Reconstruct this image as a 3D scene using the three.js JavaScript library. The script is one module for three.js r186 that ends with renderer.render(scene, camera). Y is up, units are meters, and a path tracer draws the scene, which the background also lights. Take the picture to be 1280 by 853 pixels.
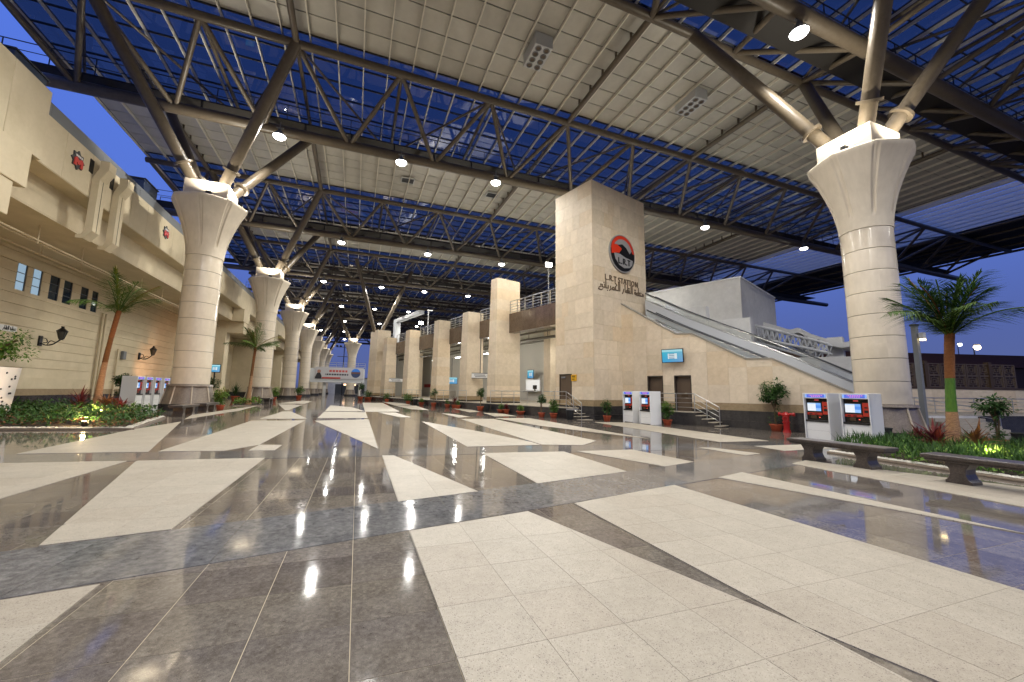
import * as THREE from 'three';
import { mergeGeometries } from 'three/addons/utils/BufferGeometryUtils.js';
import { RoundedBoxGeometry } from 'three/addons/geometries/RoundedBoxGeometry.js';
import { FontLoader } from 'three/addons/loaders/FontLoader.js';
import { TextGeometry } from 'three/addons/geometries/TextGeometry.js';

// ---------------------------------------------------------------- camera, sky, exposure
const scene = new THREE.Scene();
const EYE = 1.7, FOC = 498, PITCH = Math.atan(63.5 / 498), ROLL = 0.0138;
const camera = new THREE.PerspectiveCamera(2 * Math.atan(426.5 / FOC) * 180 / Math.PI, 1024 / 682, 0.1, 3000);
camera.position.set(0, EYE, 0);
camera.rotation.order = 'YXZ';
camera.rotation.set(PITCH, 0, ROLL);
const renderer = new THREE.WebGLRenderer({ antialias: true });
renderer.setSize(1024, 682);
renderer.toneMapping = THREE.LinearToneMapping;
renderer.toneMappingExposure = 1.06;
renderer.shadowMap.enabled = true;

{ // dusk sky: deep blue overhead, a little greyer towards the horizon
  const w = 256, h = 128, d = new Float32Array(w * h * 4);
  const stops = [[-1, .02, .025, .05], [-.02, .03, .04, .09], [0, .095, .125, .29], [.12, .085, .125, .36], [.35, .095, .18, .64], [.6, .085, .18, .74], [1, .06, .14, .62]];
  for (let j = 0; j < h; j++) {
    const e = Math.sin(((j + .5) / h - .5) * Math.PI);
    let k = 0; while (k < stops.length - 2 && e > stops[k + 1][0]) k++;
    const a = stops[k], b = stops[k + 1], f = Math.min(1, Math.max(0, (e - a[0]) / (b[0] - a[0])));
    for (let i = 0; i < w; i++) { const o = (j * w + i) * 4; for (let c = 0; c < 3; c++) d[o + c] = a[c + 1] + (b[c + 1] - a[c + 1]) * f; d[o + 3] = 1; }
  }
  const t = new THREE.DataTexture(d, w, h, THREE.RGBAFormat, THREE.FloatType);
  t.mapping = THREE.EquirectangularReflectionMapping; t.magFilter = THREE.LinearFilter; t.minFilter = THREE.LinearFilter; t.colorSpace = THREE.LinearSRGBColorSpace; t.needsUpdate = true;
  scene.background = t; scene.environment = t;
}
const LAMP = 240, LAMPCOL = new THREE.Color(1, .97, .91);   // candela of one high-bay lamp

// ---------------------------------------------------------------- small tools
function rng(seed) { let a = seed >>> 0; return () => { a |= 0; a = a + 0x6D2B79F5 | 0; let t = Math.imul(a ^ a >>> 15, 1 | a); t = t + Math.imul(t ^ t >>> 7, 61 | t) ^ t; return ((t ^ t >>> 14) >>> 0) / 4294967296; }; }
const R = rng(20240607);
const rr = (a, b) => a + (b - a) * R();
const rad = Math.PI / 180;
const HALL = { O: [0, 0], a: 21.3 * rad };          // lateral / along the columns
const TILE = { O: [0, 0], a: 20.95 * rad };         // paving grid
const FAC = { O: [4.83, 23.43], a: 36 * rad };      // station front and tower
const WAL = { O: [10.64, 21.04], a: 43.2 * rad };   // stair wall
const fp = (f, t, s) => [f.O[0] + t * Math.cos(f.a) - s * Math.sin(f.a), f.O[1] + t * Math.sin(f.a) + s * Math.cos(f.a)];
const inv = (f, X, Z) => { const x = X - f.O[0], z = Z - f.O[1]; return [x * Math.cos(f.a) + z * Math.sin(f.a), -x * Math.sin(f.a) + z * Math.cos(f.a)]; };
const floorY = (X, Z) => .382 - .015 * X - .007 * Z;
function ray(x, y) {
  let u = x - 640, v = 426.5 - y; const c = Math.cos(ROLL), s = Math.sin(ROLL);
  [u, v] = [c * u - s * v, s * u + c * v];
  const dx = u / FOC, dy = v / FOC, cp = Math.cos(PITCH), sp = Math.sin(PITCH);
  return [dx, dy * cp + sp, -dy * sp + cp];
}
function onFloor(x, y, dh = 0) { const d = ray(x, y), t = (.382 + dh - EYE) / (d[1] + .015 * d[0] + .007 * d[2]); return [d[0] * t, d[2] * t]; }
function proj(X, Y, Z) {
  const y = Y - EYE, cp = Math.cos(PITCH), sp = Math.sin(PITCH), zc = Z * cp + y * sp, yc = y * cp - Z * sp;
  if (zc < .05) return null;
  const u = FOC * X / zc, v = FOC * yc / zc, c = Math.cos(ROLL), s = Math.sin(ROLL);
  return [640 + c * u + s * v, 426.5 - (-s * u + c * v)];
}
const used = {};
const numbered = n => { used[n] = (used[n] ?? -1) + 1; return used[n] ? `${n}_${String(used[n]).padStart(3, '0')}` : n; };
function tag(o, label, category, group, kind) { if (label) o.userData.label = label; if (category) o.userData.category = category; if (group) o.userData.group = group; if (kind) o.userData.kind = kind; return o; }
function thing(name, label, category, f, t, s, y, group, turn = 0) {
  const g = new THREE.Group(), [X, Z] = fp(f, t, s);
  g.name = numbered(name); g.position.set(X, y === undefined ? floorY(X, Z) : y, -Z); g.rotation.y = f.a + turn;
  tag(g, label, category, group); scene.add(g); return g;
}
function metreUV(g, ou = 0, ov = 0) {
  if (g.index) g = g.toNonIndexed();
  const p = g.attributes.position, n = new Float32Array(p.count * 2), a = new THREE.Vector3(), b = new THREE.Vector3(), c = new THREE.Vector3();
  for (let i = 0; i < p.count; i += 3) {
    a.fromBufferAttribute(p, i); b.fromBufferAttribute(p, i + 1); c.fromBufferAttribute(p, i + 2);
    const e = b.clone().sub(a).cross(c.clone().sub(a)), x = Math.abs(e.x), y = Math.abs(e.y), z = Math.abs(e.z);
    for (let k = 0; k < 3; k++) { const q = k === 0 ? a : k === 1 ? b : c, o = (i + k) * 2;
      if (y >= x && y >= z) { n[o] = q.x + ou; n[o + 1] = q.z + ov; } else if (x >= z) { n[o] = q.z + ou; n[o + 1] = q.y + ov; } else { n[o] = q.x + ou; n[o + 1] = q.y + ov; } }
  }
  g.setAttribute('uv', new THREE.BufferAttribute(n, 2)); return g;
}
function mg(list) {
  const l = list.map(g => { const q = g.index ? g.toNonIndexed() : g; for (const k of Object.keys(q.attributes)) if (k !== 'position' && k !== 'normal' && k !== 'uv' && k !== 'color') q.deleteAttribute(k); return q; });
  return l.length === 1 ? l[0] : mergeGeometries(l);
}
function mesh(name, geo, mat, parent, label) {
  if (Array.isArray(geo)) geo = mg(geo);
  if (mat.userData.metres) geo = metreUV(geo, mat.userData.jit ? R() * 7 : 0, mat.userData.jit ? R() * 7 : 0);
  const m = new THREE.Mesh(geo, mat); m.name = parent === scene ? numbered(name) : name; m.castShadow = m.receiveShadow = true;
  if (label) m.userData.label = label;
  parent.add(m); return m;
}
const box = (x0, x1, y0, y1, z0, z1) => new THREE.BoxGeometry(Math.abs(x1 - x0), Math.abs(y1 - y0), Math.abs(z1 - z0)).translate((x0 + x1) / 2, (y0 + y1) / 2, (z0 + z1) / 2);
const rbox = (x0, x1, y0, y1, z0, z1, r = .015, seg = 1) => new RoundedBoxGeometry(Math.abs(x1 - x0), Math.abs(y1 - y0), Math.abs(z1 - z0), seg, r).translate((x0 + x1) / 2, (y0 + y1) / 2, (z0 + z1) / 2);
const cyl = (r0, r1, y0, y1, n = 16, x = 0, z = 0) => new THREE.CylinderGeometry(r1, r0, y1 - y0, n).translate(x, (y0 + y1) / 2, z);
const UP = new THREE.Vector3(0, 1, 0), V = (x, y, z) => new THREE.Vector3(x, y, z);
function pipe(a, b, r, n = 10, r2 = r) {
  a = Array.isArray(a) ? V(...a) : a; b = Array.isArray(b) ? V(...b) : b;
  const d = b.clone().sub(a), g = new THREE.CylinderGeometry(r2, r, d.length(), n);
  g.applyQuaternion(new THREE.Quaternion().setFromUnitVectors(UP, d.normalize()));
  return g.translate((a.x + b.x) / 2, (a.y + b.y) / 2, (a.z + b.z) / 2);
}
const bend = (pts, r, n = 6, k = 24) => new THREE.TubeGeometry(new THREE.CatmullRomCurve3(pts.map(p => V(...p))), k, r, n, false);
function prism(pts, h, bev = 0) { // outline in x/y, thickness along z from 0 to h
  const s = new THREE.Shape(pts.map(p => new THREE.Vector2(p[0], p[1])));
  return new THREE.ExtrudeGeometry(s, { depth: h, bevelEnabled: bev > 0, bevelSize: bev, bevelThickness: bev, bevelSegments: 1, curveSegments: 10 });
}

// ---------------------------------------------------------------- procedural textures
function lattice(n, seed) { const q = rng(seed), a = new Float32Array(n * n); for (let i = 0; i < n * n; i++) a[i] = q(); return (u, v) => { u = (u % 1 + 1) % 1 * n; v = (v % 1 + 1) % 1 * n; const i = Math.floor(u), j = Math.floor(v), f = u - i, g = v - j, s = f * f * (3 - 2 * f), t = g * g * (3 - 2 * g), A = a[(j % n) * n + i % n], B = a[(j % n) * n + (i + 1) % n], C = a[((j + 1) % n) * n + i % n], D = a[((j + 1) % n) * n + (i + 1) % n]; return A + (B - A) * s + (C - A) * t + (A - B - C + D) * s * t; }; }
function fbm(base, seed, oct = 4) { const l = []; for (let i = 0; i < oct; i++) l.push(lattice(base << i, seed + i * 17)); return (u, v) => { let s = 0, w = .5, t = 0; for (const f of l) { s += w * f(u, v); t += w; w *= .55; } return s / t; }; }
function tex(n, metres, fn, srgb = true) {
  const d = new Uint8Array(n * n * 4);
  for (let j = 0; j < n; j++) for (let i = 0; i < n; i++) { const c = fn(i / n, j / n, i, j), o = (j * n + i) * 4; d[o] = Math.max(0, Math.min(255, c[0])); d[o + 1] = Math.max(0, Math.min(255, c[1])); d[o + 2] = Math.max(0, Math.min(255, c[2])); d[o + 3] = 255; }
  const t = new THREE.DataTexture(d, n, n); t.wrapS = t.wrapT = THREE.RepeatWrapping; t.repeat.set(1 / metres, 1 / metres); t.magFilter = THREE.LinearFilter; t.minFilter = THREE.LinearMipmapLinearFilter; t.generateMipmaps = true;
  if (srgb) t.colorSpace = THREE.SRGBColorSpace; t.needsUpdate = true; return t;
}
const grey = (n, metres, fn) => tex(n, metres, (u, v, i, j) => { const g = fn(u, v, i, j); return [g, g, g]; }, false);
function mat(color, o = {}) { const { metres, jit, physical, ...q } = o; const m = new (physical ? THREE.MeshPhysicalMaterial : THREE.MeshStandardMaterial)({ color, roughness: .6, metalness: 0, ...q }); if (m.map || m.roughnessMap || m.bumpMap) m.userData.metres = true; if (jit) m.userData.jit = true; return m; }
const tint = (m, f, g = f, b = f) => { const q = m.clone(); q.userData = { ...m.userData }; q.color.setRGB(f, g, b); return q; };

const nA = fbm(6, 11, 5), nB = fbm(16, 23, 4), nC = fbm(48, 37, 3), nD = fbm(3, 51, 5);
function flecks(n, count, r0, r1, seed, dk = .72) { const a = new Float32Array(n * n), q = rng(seed); for (let k = 0; k < count; k++) { const x = q() * n, y = q() * n, r = r0 + (r1 - r0) * q() * q(), v = q() < dk ? -(18 + 62 * q()) : (dk < .6 ? 20 + 50 * q() : 8 + 16 * q()), R_ = Math.ceil(r); for (let dy = -R_; dy <= R_; dy++) for (let dx = -R_; dx <= R_; dx++) if (dx * dx + dy * dy * (1 + .6 * Math.sin(k)) <= r * r) a[((Math.floor(y) + dy + n) % n) * n + (Math.floor(x) + dx + n) % n] = v; } return a; }
const speck = rng(99); const gfl = flecks(512, 12000, .5, 1.35, 77, .5);
const graniteT = (c, amp, sp, m) => tex(512, m, (u, v, i, j) => { const f = gfl[j * 512 + i], n = (nA(u, v) - .5) * amp + (nC(u, v) - .5) * amp * 1.3 + (speck() - .5) * sp * .6 + f * sp / 90; return [c[0] + n, c[1] + n * .97, c[2] + n * .92]; });
const T = {
  dark: graniteT([111, 104, 96], 30, 44, .95), band: graniteT([112, 111, 110], 38, 30, 1.7),
  terr: (() => { const fl = flecks(512, 10500, .6, 1.75, 5); return tex(512, .86, (u, v, i, j) => { const n = (nB(u, v) - .5) * 12 + (nD(u, v) - .5) * 12 + (nC(u, v) - .5) * 10, f = fl[j * 512 + i]; return [172 + n + f, 163 + n + f, 146 + n + f * .85]; }); })(),
  lime: tex(512, 2.6, (u, v) => { const n = (nA(u, v) - .5) * 22 + (nB(u, v) - .5) * 16 + (nC(u, v) - .5) * 9; return [213 + n, 197 + n * 1.02, 171 + n * 1.1]; }),
  plaster: tex(512, 4, (u, v) => { const n = (nA(u, v) - .5) * 16 + (nD(u, v) - .5) * 20 + (nC(u, v) - .5) * 6; return [207 + n, 193 + n, 162 + n * 1.1]; }),
  colst: tex(512, 3, (u, v) => { const n = (nA(u, v) - .5) * 20 + (nB(u * 2, v * .5) - .5) * 12; return [214 + n, 202 + n, 181 + n]; }),
  plinth: graniteT([58, 56, 56], 22, 22, 1.1), brown: graniteT([92, 76, 61], 30, 24, 1.2), olive: tex(256, 2, (u, v) => { const n = (nB(u, v) - .5) * 26 + (nC(u, v) - .5) * 14; return [150 + n, 130 + n, 98 + n]; }),
  skirt: graniteT([128, 116, 103], 26, 34, 1.1),
  paint: tex(256, 2.4, (u, v) => { const n = (nB(u, v) - .5) * 14 + (nC(u, v) - .5) * 8; return [92 + n, 82 + n, 67 + n]; }),
  panel: tex(256, 3.1, (u, v) => { const n = (nA(u, v) - .5) * 16 + (nB(u, v) - .5) * 9; return [184 + n, 181 + n, 171 + n]; }),
  conc: tex(512, 4.2, (u, v) => { const n = (nA(u, v) - .5) * 24 + (nB(u, v) - .5) * 14 + (nC(u, v) - .5) * 8; return [208 + n, 207 + n, 203 + n]; }),
  rough: grey(512, 2.1, (u, v) => 120 + (nA(u, v) - .5) * 230 + (nC(u, v) - .5) * 90),
  wavy: grey(512, 1.9, (u, v) => 128 + (nD(u, v) - .5) * 200),
  grain: grey(256, .35, (u, v) => 128 + (nC(u, v) - .5) * 170 + (speck() - .5) * 60),
  bark2: tex(256, 1.1, (u, v) => { const n = (nB(u * 2, v * .5) - .5) * 50 + (nC(u, v * 6) - .5) * 30; return [108 + n, 150 + n, 60 + n * .6]; }),
  bark: tex(256, .8, (u, v) => { const n = (nB(u, v * 4) - .5) * 60 + (nC(u, v) - .5) * 30; return [150 + n, 116 + n * .9, 84 + n * .8]; }),
};
const M = {
  grout: mat(0xc2b59b, { roughness: .85 }),
  dark: [1, .84, 1.1, .93, 1.2].map((f, i) => mat(new THREE.Color().setRGB(f, f * (i % 2 ? .985 : 1), f * (i === 2 ? .96 : 1)), { map: T.dark, roughness: .13, roughnessMap: T.rough, metres: 1 })),
  band: [1, 1.1, .92].map(f => mat(new THREE.Color().setRGB(f, f, f), { map: T.band, roughness: .15, roughnessMap: T.rough, metres: 1 })),
  light: [1, .96, 1.03, .985].map((f, i) => mat(new THREE.Color().setRGB(f, f * (i === 1 ? .985 : 1), f * (i === 1 ? .975 : 1)), { map: T.terr, roughness: .55, metres: 1 })),
  lime: [[1, 1, 1], [.93, .92, .9], [1.05, 1.04, 1.03], [.96, .91, .84], [.99, .98, .98]].map(c => mat(new THREE.Color().setRGB(...c), { map: T.lime, roughness: .62, bumpMap: T.rough, bumpScale: .0015, jit: 1 })),
  plaster: mat(0xffffff, { map: T.plaster, roughness: .8, bumpMap: T.rough, bumpScale: .002, jit: 1 }),
  colst: [1, .965, 1.02].map(f => mat(new THREE.Color().setRGB(f, f, f), { map: T.colst, roughness: .32, roughnessMap: T.rough, jit: 1 })),
  capst: mat(0xffffff, { map: T.colst, roughness: .65, jit: 1 }),
  plinth: [1, .86, 1.12].map(f => mat(new THREE.Color().setRGB(f, f, f), { map: T.plinth, roughness: .35, roughnessMap: T.rough, jit: 1 })),
  brown: [1, .88, 1.1].map(f => mat(new THREE.Color().setRGB(f, f, f), { map: T.brown, roughness: .3, roughnessMap: T.rough, jit: 1 })),
  olive: mat(0xffffff, { map: T.olive, roughness: .55, jit: 1 }),
  skirt: mat(0xffffff, { map: T.skirt, roughness: .4, jit: 1 }),
  skirtRib: mat(0xb9ab97, { roughness: .5 }),
  paint: mat(0xffffff, { map: T.paint, roughness: .38, jit: 1 }),
  steelGrey: mat(0x8d877a, { roughness: .45 }),
  purlin: mat(0xdcd7c8, { roughness: .42 }),
  panel: [1, .95, 1.02].map(f => mat(new THREE.Color().setRGB(f, f, f), { map: T.panel, roughness: .5, jit: 1 })),
  roofTop: mat(0x2e2c29, { roughness: .7 }),
  transom: mat(0x35332f, { roughness: .5 }), walkway: mat(0x1f1b16, { roughness: .7 }), oldTrunk: mat(0xb59a68, { map: T.bark, roughness: .8 }),
  glass: mat(new THREE.Color().setRGB(.125, .145, .155), { physical: 1, transmission: 1, thickness: 0, roughness: .03, side: THREE.DoubleSide }),
  clear: mat(new THREE.Color().setRGB(.93, .95, .95), { physical: 1, transmission: 1, thickness: 0, roughness: .03, side: THREE.DoubleSide }),
  winGlass: mat(0x2a3a4a, { roughness: .06, metalness: .2 }),
  inox: mat(0xb9b9b6, { metalness: .9, roughness: .28 }),
  conc: mat(0xffffff, { map: T.conc, roughness: .85, bumpMap: T.rough, bumpScale: .003, jit: 1 }),
  white: mat(0xdfdfdc, { roughness: .4 }), whiteMatt: mat(0xd6d6d2, { roughness: .7 }),
  pale: mat(0xbfc1c2, { roughness: .5 }), darkGrey: mat(0x3a3d40, { roughness: .5 }), midGrey: mat(0x74777a, { roughness: .55 }),
  black: mat(0x121212, { roughness: .4 }), blackGloss: mat(0x0d0d0f, { roughness: .12 }), rubber: mat(0x1a1b1c, { roughness: .75 }),
  red: mat(0xb8301c, { roughness: .45 }), redDeep: mat(0x9c1410, { roughness: .4 }), logoRed: mat(0xd23616, { roughness: .4 }), metroRed: mat(0xbe1f1c, { roughness: .45 }),
  logoGrey: mat(0x9a9896, { roughness: .5, metalness: .2 }), bronze: mat(0x4c3b28, { roughness: .45, metalness: .3 }), grille: mat(0x54463a, { roughness: .5 }), letter: mat(0x66543f, { roughness: .5 }),
  door: mat(0x5b4b3b, { roughness: .45 }), doorFrame: mat(0x3f352b, { roughness: .5 }), yellow: mat(0xd9a514, { roughness: .5 }),
  terracotta: mat(0xa4492a, { roughness: .75, bumpMap: T.grain, bumpScale: .002 }), soil: mat(0x33261b, { roughness: 1, bumpMap: T.grain, bumpScale: .02 }),
  bark: mat(0xffffff, { map: T.bark, roughness: .9 }), stem: mat(0x5c4a32, { roughness: .85 }), crownshaft: mat(0x9ab05a, { map: T.bark2, roughness: .55 }), dryFrond: mat(0xc9a276, { map: T.bark, roughness: .85 }),
  bench: mat(0xffffff, { map: graniteT([74, 66, 60], 30, 30, .8), roughness: .32, jit: 1 }),
  pebble: mat(0xd9d3c6, { roughness: .7 }), kerb: mat(0xd8d0c2, { map: T.skirt, roughness: .6, jit: 1 }),
  ceil: mat(0xa9a595, { roughness: .8 }), paleConc: mat(0xffffff, { map: T.conc, roughness: .8, jit: 1 }), inner: mat(0xc6c4bc, { roughness: .7 }), pipeG: mat(0x6e6a60, { roughness: .5 }),
};
const leafMat = (r, g, b) => mat(new THREE.Color().setRGB(r, g, b), { physical: 1, roughness: .62, specularIntensity: .35, transmission: .25, thickness: 0, side: THREE.DoubleSide });
const LEAF = { deep: leafMat(.035, .085, .018), mid: leafMat(.06, .14, .025), fresh: leafMat(.13, .24, .035), yellow: leafMat(.26, .27, .04), red: leafMat(.13, .022, .022), palm: leafMat(.085, .15, .03), copper: leafMat(.2, .09, .035) };
function glow(color, strength) { return new THREE.MeshStandardMaterial({ color: 0x111111, emissive: color, emissiveIntensity: strength, roughness: .4 }); }
function lightAt(l, p) { l.position.copy(p); l.castShadow = true; l.shadow.mapSize.set(512, 512); l.shadow.bias = -.001; return l; }

// ================================================================ THE PAVED FLOOR
// one gently sloping plane; half-metre stones on the hall's grid, light terrazzo shapes and two grey bands set into it
const area2 = p => { let a = 0; for (let i = 0; i < p.length; i++) { const q = p[(i + 1) % p.length]; a += p[i][0] * q[1] - q[0] * p[i][1]; } return a; };
const ccw = p => area2(p) < 0 ? p.slice().reverse() : p;
function halfPlane(poly, a, b, d = 0) { // keep the left side of a->b, moved inwards by d
  const ex = b[0] - a[0], ey = b[1] - a[1], L = Math.hypot(ex, ey) || 1, nx = -ey / L, ny = ex / L, out = [];
  const f = p => (p[0] - a[0]) * nx + (p[1] - a[1]) * ny - d;
  for (let i = 0; i < poly.length; i++) { const p = poly[i], q = poly[(i + 1) % poly.length], fp_ = f(p), fq = f(q);
    if (fp_ >= 0) out.push(p);
    if ((fp_ >= 0) !== (fq >= 0)) { const k = fp_ / (fp_ - fq); out.push([p[0] + (q[0] - p[0]) * k, p[1] + (q[1] - p[1]) * k]); } }
  return out;
}
function clip(poly, by) { for (let i = 0; i < by.length && poly.length; i++) poly = halfPlane(poly, by[i], by[(i + 1) % by.length]); return poly; }
function inset(poly, d) { const s = poly; for (let i = 0; i < s.length && poly.length; i++) poly = halfPlane(poly, s[i], s[(i + 1) % s.length], d); return poly; }
const inside = (p, poly) => poly.every((a, i) => { const b = poly[(i + 1) % poly.length]; return (b[0] - a[0]) * (p[1] - a[1]) - (b[1] - a[1]) * (p[0] - a[0]) >= -1e-6; });
const toGrid = ([x, y]) => { const [X, Z] = onFloor(x, y); return inv(TILE, X, Z); };
function stone(poly, top, deep, ou, ov) { // a flat stone lying on the floor plane; poly in grid coordinates
  const n = poly.length, pos = [], uv = [], P = (p, h) => { const [X, Z] = fp(TILE, p[0], p[1]); return [X, floorY(X, Z) + h, -Z]; };
  const put = (p, h) => { pos.push(...P(p, h)); uv.push(p[0] + ou, p[1] + ov); };
  for (let i = 1; i < n - 1; i++) { put(poly[0], top); put(poly[i], top); put(poly[i + 1], top); }
  for (let i = 0; i < n; i++) { const a = poly[i], b = poly[(i + 1) % n]; put(a, top); put(a, top - deep); put(b, top); put(b, top); put(a, top - deep); put(b, top - deep); }
  const g = new THREE.BufferGeometry(); g.setAttribute('position', new THREE.Float32BufferAttribute(pos, 3)); g.setAttribute('uv', new THREE.Float32BufferAttribute(uv, 2)); g.computeVertexNormals(); return g;
}
function pixArea(poly) { const q = []; for (const p of poly) { const [X, Z] = fp(TILE, p[0], p[1]), r = proj(X, floorY(X, Z), Z); if (!r) return 0; q.push([Math.max(-60, Math.min(1340, r[0])), Math.max(380, Math.min(900, r[1]))]); } return Math.abs(area2(q)) / 2; }
const px = (...l) => ccw(l.map(toGrid));
// light shapes, convex, in the order they lie from the foreground to the far end
const lightShapes = [
  px([-260, 795], [125, 731.5], [-120, 925]), 
  px([511, 665], [660, 640], [1005, 784], [1400, 990], [640, 1010]),
  px([717.5, 630], [843, 607], [1280, 740], [1560, 826], [1500, 990], [1005, 784]),
  px([897.5, 597.5], [927.5, 591], [1292, 670]),
  px([990, 580], [1007, 576], [1290, 611], [1420, 640], [1420, 661]),
  px([-330, 586], [159, 576.8], [-330, 722]),
  px([170, 576.7], [331, 573], [213.7, 663], [47.5, 683.7]),
  px([477.5, 570], [492.5, 570], [597.5, 615], [497.5, 628]),
  px([602.5, 567], [705, 565], [784, 590], [672, 605]),
  px([721, 564.5], [790, 562.5], [867.5, 578], [831, 583.7]),
  px([873.7, 560], [890, 560], [950, 567.5], [932.5, 570]),
  px([20, 568], [185, 565.5], [226, 527.5], [165, 537.5]),
  px([197.5, 565], [314, 526.4], [391, 526], [361.5, 550], [324, 556.5], [310, 564]),
  px([310, 564], [324, 556.6], [352.7, 556.8], [343, 563.6]),
  px([393, 526.4], [460.7, 524.5], [472.6, 561.5]),
  px([526.5, 527], [600, 540], [664, 553], [675, 556.5], [584, 559]),
  px([575, 524], [617, 524], [745.5, 551.5], [729, 557], [677, 556.3]),
  px([619, 523], [661.5, 523], [760, 540], [812, 549], [675, 532.6]),
  px([742, 528], [788, 528.6], [961, 551.6], [900, 553]),
  px([943, 558], [1006, 556], [1040, 561], [981, 564]),
  px([230, 524.5], [240, 519], [321, 507.5], [300, 513.5]),
];
const farShapes = [
  px([347.7, 505.7], [378, 506.3], [360, 513], [356, 513]), px([352.7, 514.8], [364, 514.8], [384, 523.9], [324, 523.9]),
  px([378, 501], [390, 502], [380, 505], [345, 504.8]), px([405.5, 515], [457, 515.7], [459.5, 523], [396.6, 523]), px([413, 507], [440, 509.5], [456.5, 514.6], [406, 514.2]),
  px([453, 503.8], [478, 503.8], [500, 515], [456, 515]), px([472.6, 516], [494, 516], [514, 522], [500, 522]), px([477.6, 502.6], [500, 503.4], [515, 507], [493, 507]),
  px([494, 507.5], [520, 507.5], [536.5, 513], [515, 512]), px([556.6, 508.8], [582, 510.7], [600, 515], [587, 515.7]), px([551.6, 517], [567, 518], [588, 521.4], [573, 522.4]),
  px([604, 516.4], [628, 517.4], [646, 520.6], [618, 520.8]),
];
const bandShapes = [px([-420, 820], [-420, 712], [375, 640], [950, 568], [1060, 554], [1000, 572], [845, 607], [640, 644.5], [345, 688], [0, 750]),
  px([-300, 582.5], [155, 577.1], [470, 571.9], [725, 564.9], [900, 557.5], [860, 553.5], [728, 557], [600, 559.4], [370, 562.4], [185, 565.8], [20, 568.4], [-300, 572])];
{ // make the bands true straight strips
  const g = toGrid;
  const strip = (n0, n1, f0, f1, l0, l1) => { const N = (l, a, b) => a[1] + (b[1] - a[1]) * (l - a[0]) / (b[0] - a[0]); return ccw([[l0, N(l0, n0, n1)], [l1, N(l1, n0, n1)], [l1, N(l1, f0, f1)], [l0, N(l0, f0, f1)]]); };
  bandShapes[0] = strip(g([60, 739.5]), g([843, 607.4]), g([130, 674]), g([950, 568]), -9, 14);
  bandShapes[1] = strip(g([155, 577.1]), g([725, 565.3]), g([185, 566]), g([728, 557.2]), -9, 13);
}
const floor = new THREE.Group(); floor.name = 'plaza_floor'; floor.userData.kind = 'structure'; scene.add(floor);
{
  const L0 = -20.96, L1 = 30.04, A0 = -3.885, A1 = 36.115, STEP = .5;
  const gap = .0022;
  // mortar bed below the stones, polished stone sheet beyond them
  const sheet = (l0, l1, a0, a1, h) => stone([[l0, a0], [l1, a0], [l1, a1], [l0, a1]], h, .02, 0, 0);
  mesh('mortar_bed', sheet(L0, L1, A0, A1, -.0018), M.grout, floor);
  mesh('far_paving', [sheet(-60, 60, A1, 170, -.001), sheet(-60, L0, -40, A1, -.001), sheet(L1, 60, -40, A1, -.001), sheet(L0, L1, -40, A0, -.001)], M.dark[0], floor);
  for (const s of farShapes) mesh('light_inlay', stone(s, .007, .012, 0, 0), M.light[0], floor);
  const pieces = { dark_tile: [], light_tile: [], band_tile: [] };
  const solid = [...lightShapes, ...bandShapes];
  for (let i = 0; L0 + i * STEP < L1 - .01; i++) for (let j = 0; A0 + j * STEP < A1 - .01; j++) {
    const a = L0 + i * STEP, b = A0 + j * STEP, cell = [[a, b], [a + STEP, b], [a + STEP, b + STEP], [a, b + STEP]];
    if (!solid.some(s => cell.every(p => inside(p, s)))) pieces.dark_tile.push(inset(cell, gap));
    for (const s of lightShapes) { const q = clip(cell, s); if (q.length > 2 && Math.abs(area2(q)) > .002) { const w = inset(q, .0012); if (w.length > 2) pieces.light_tile.push(w); } }
  }
  bandShapes.forEach((s, k) => { for (let l = -9.96; l < 15; l += 1) { const q = clip([[l, -4], [l + 1, -4], [l + 1, 40], [l, 40]], s); if (q.length > 2) pieces.band_tile.push(inset(q, gap * .9)); } });
  const mats = { dark_tile: M.dark, light_tile: M.light, band_tile: M.band }, top = { dark_tile: 0, light_tile: .008, band_tile: .004 };
  for (const k of Object.keys(pieces)) {
    const l = pieces[k].map(p => [pixArea(p), p]).sort((a, b) => b[0] - a[0]);
    l.slice(0, 300).forEach(([, p]) => { const m = mats[k][Math.floor(R() * mats[k].length)]; const g = stone(p, top[k] + rr(-.0004, .0004), .009, R() * 9, R() * 9); const o = new THREE.Mesh(g, m); o.name = k; o.castShadow = o.receiveShadow = true; floor.add(o); });
    const rest = l.slice(300); const per = mats[k].map(() => []);
    rest.forEach(([, p]) => per[Math.floor(R() * per.length)].push(stone(p, top[k], .009, R() * 9, R() * 9)));
    per.forEach((g, i) => { if (g.length) { const o = new THREE.Mesh(mergeGeometries(g), mats[k][i]); o.name = k + '_field'; o.userData.kind = 'stuff'; o.castShadow = o.receiveShadow = true; floor.add(o); } });
  }
}
{ // the ground beyond, to the horizon
  const g = new THREE.PlaneGeometry(1600, 1600).rotateX(-Math.PI / 2), p = g.attributes.position;
  for (let i = 0; i < p.count; i++) p.setY(i, floorY(p.getX(i), -p.getZ(i)) - .06);
  g.computeVertexNormals();
  const o = mesh('ground', g, mat(0x4a4744, { roughness: .95 }), scene); o.userData.kind = 'structure';
}

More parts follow.
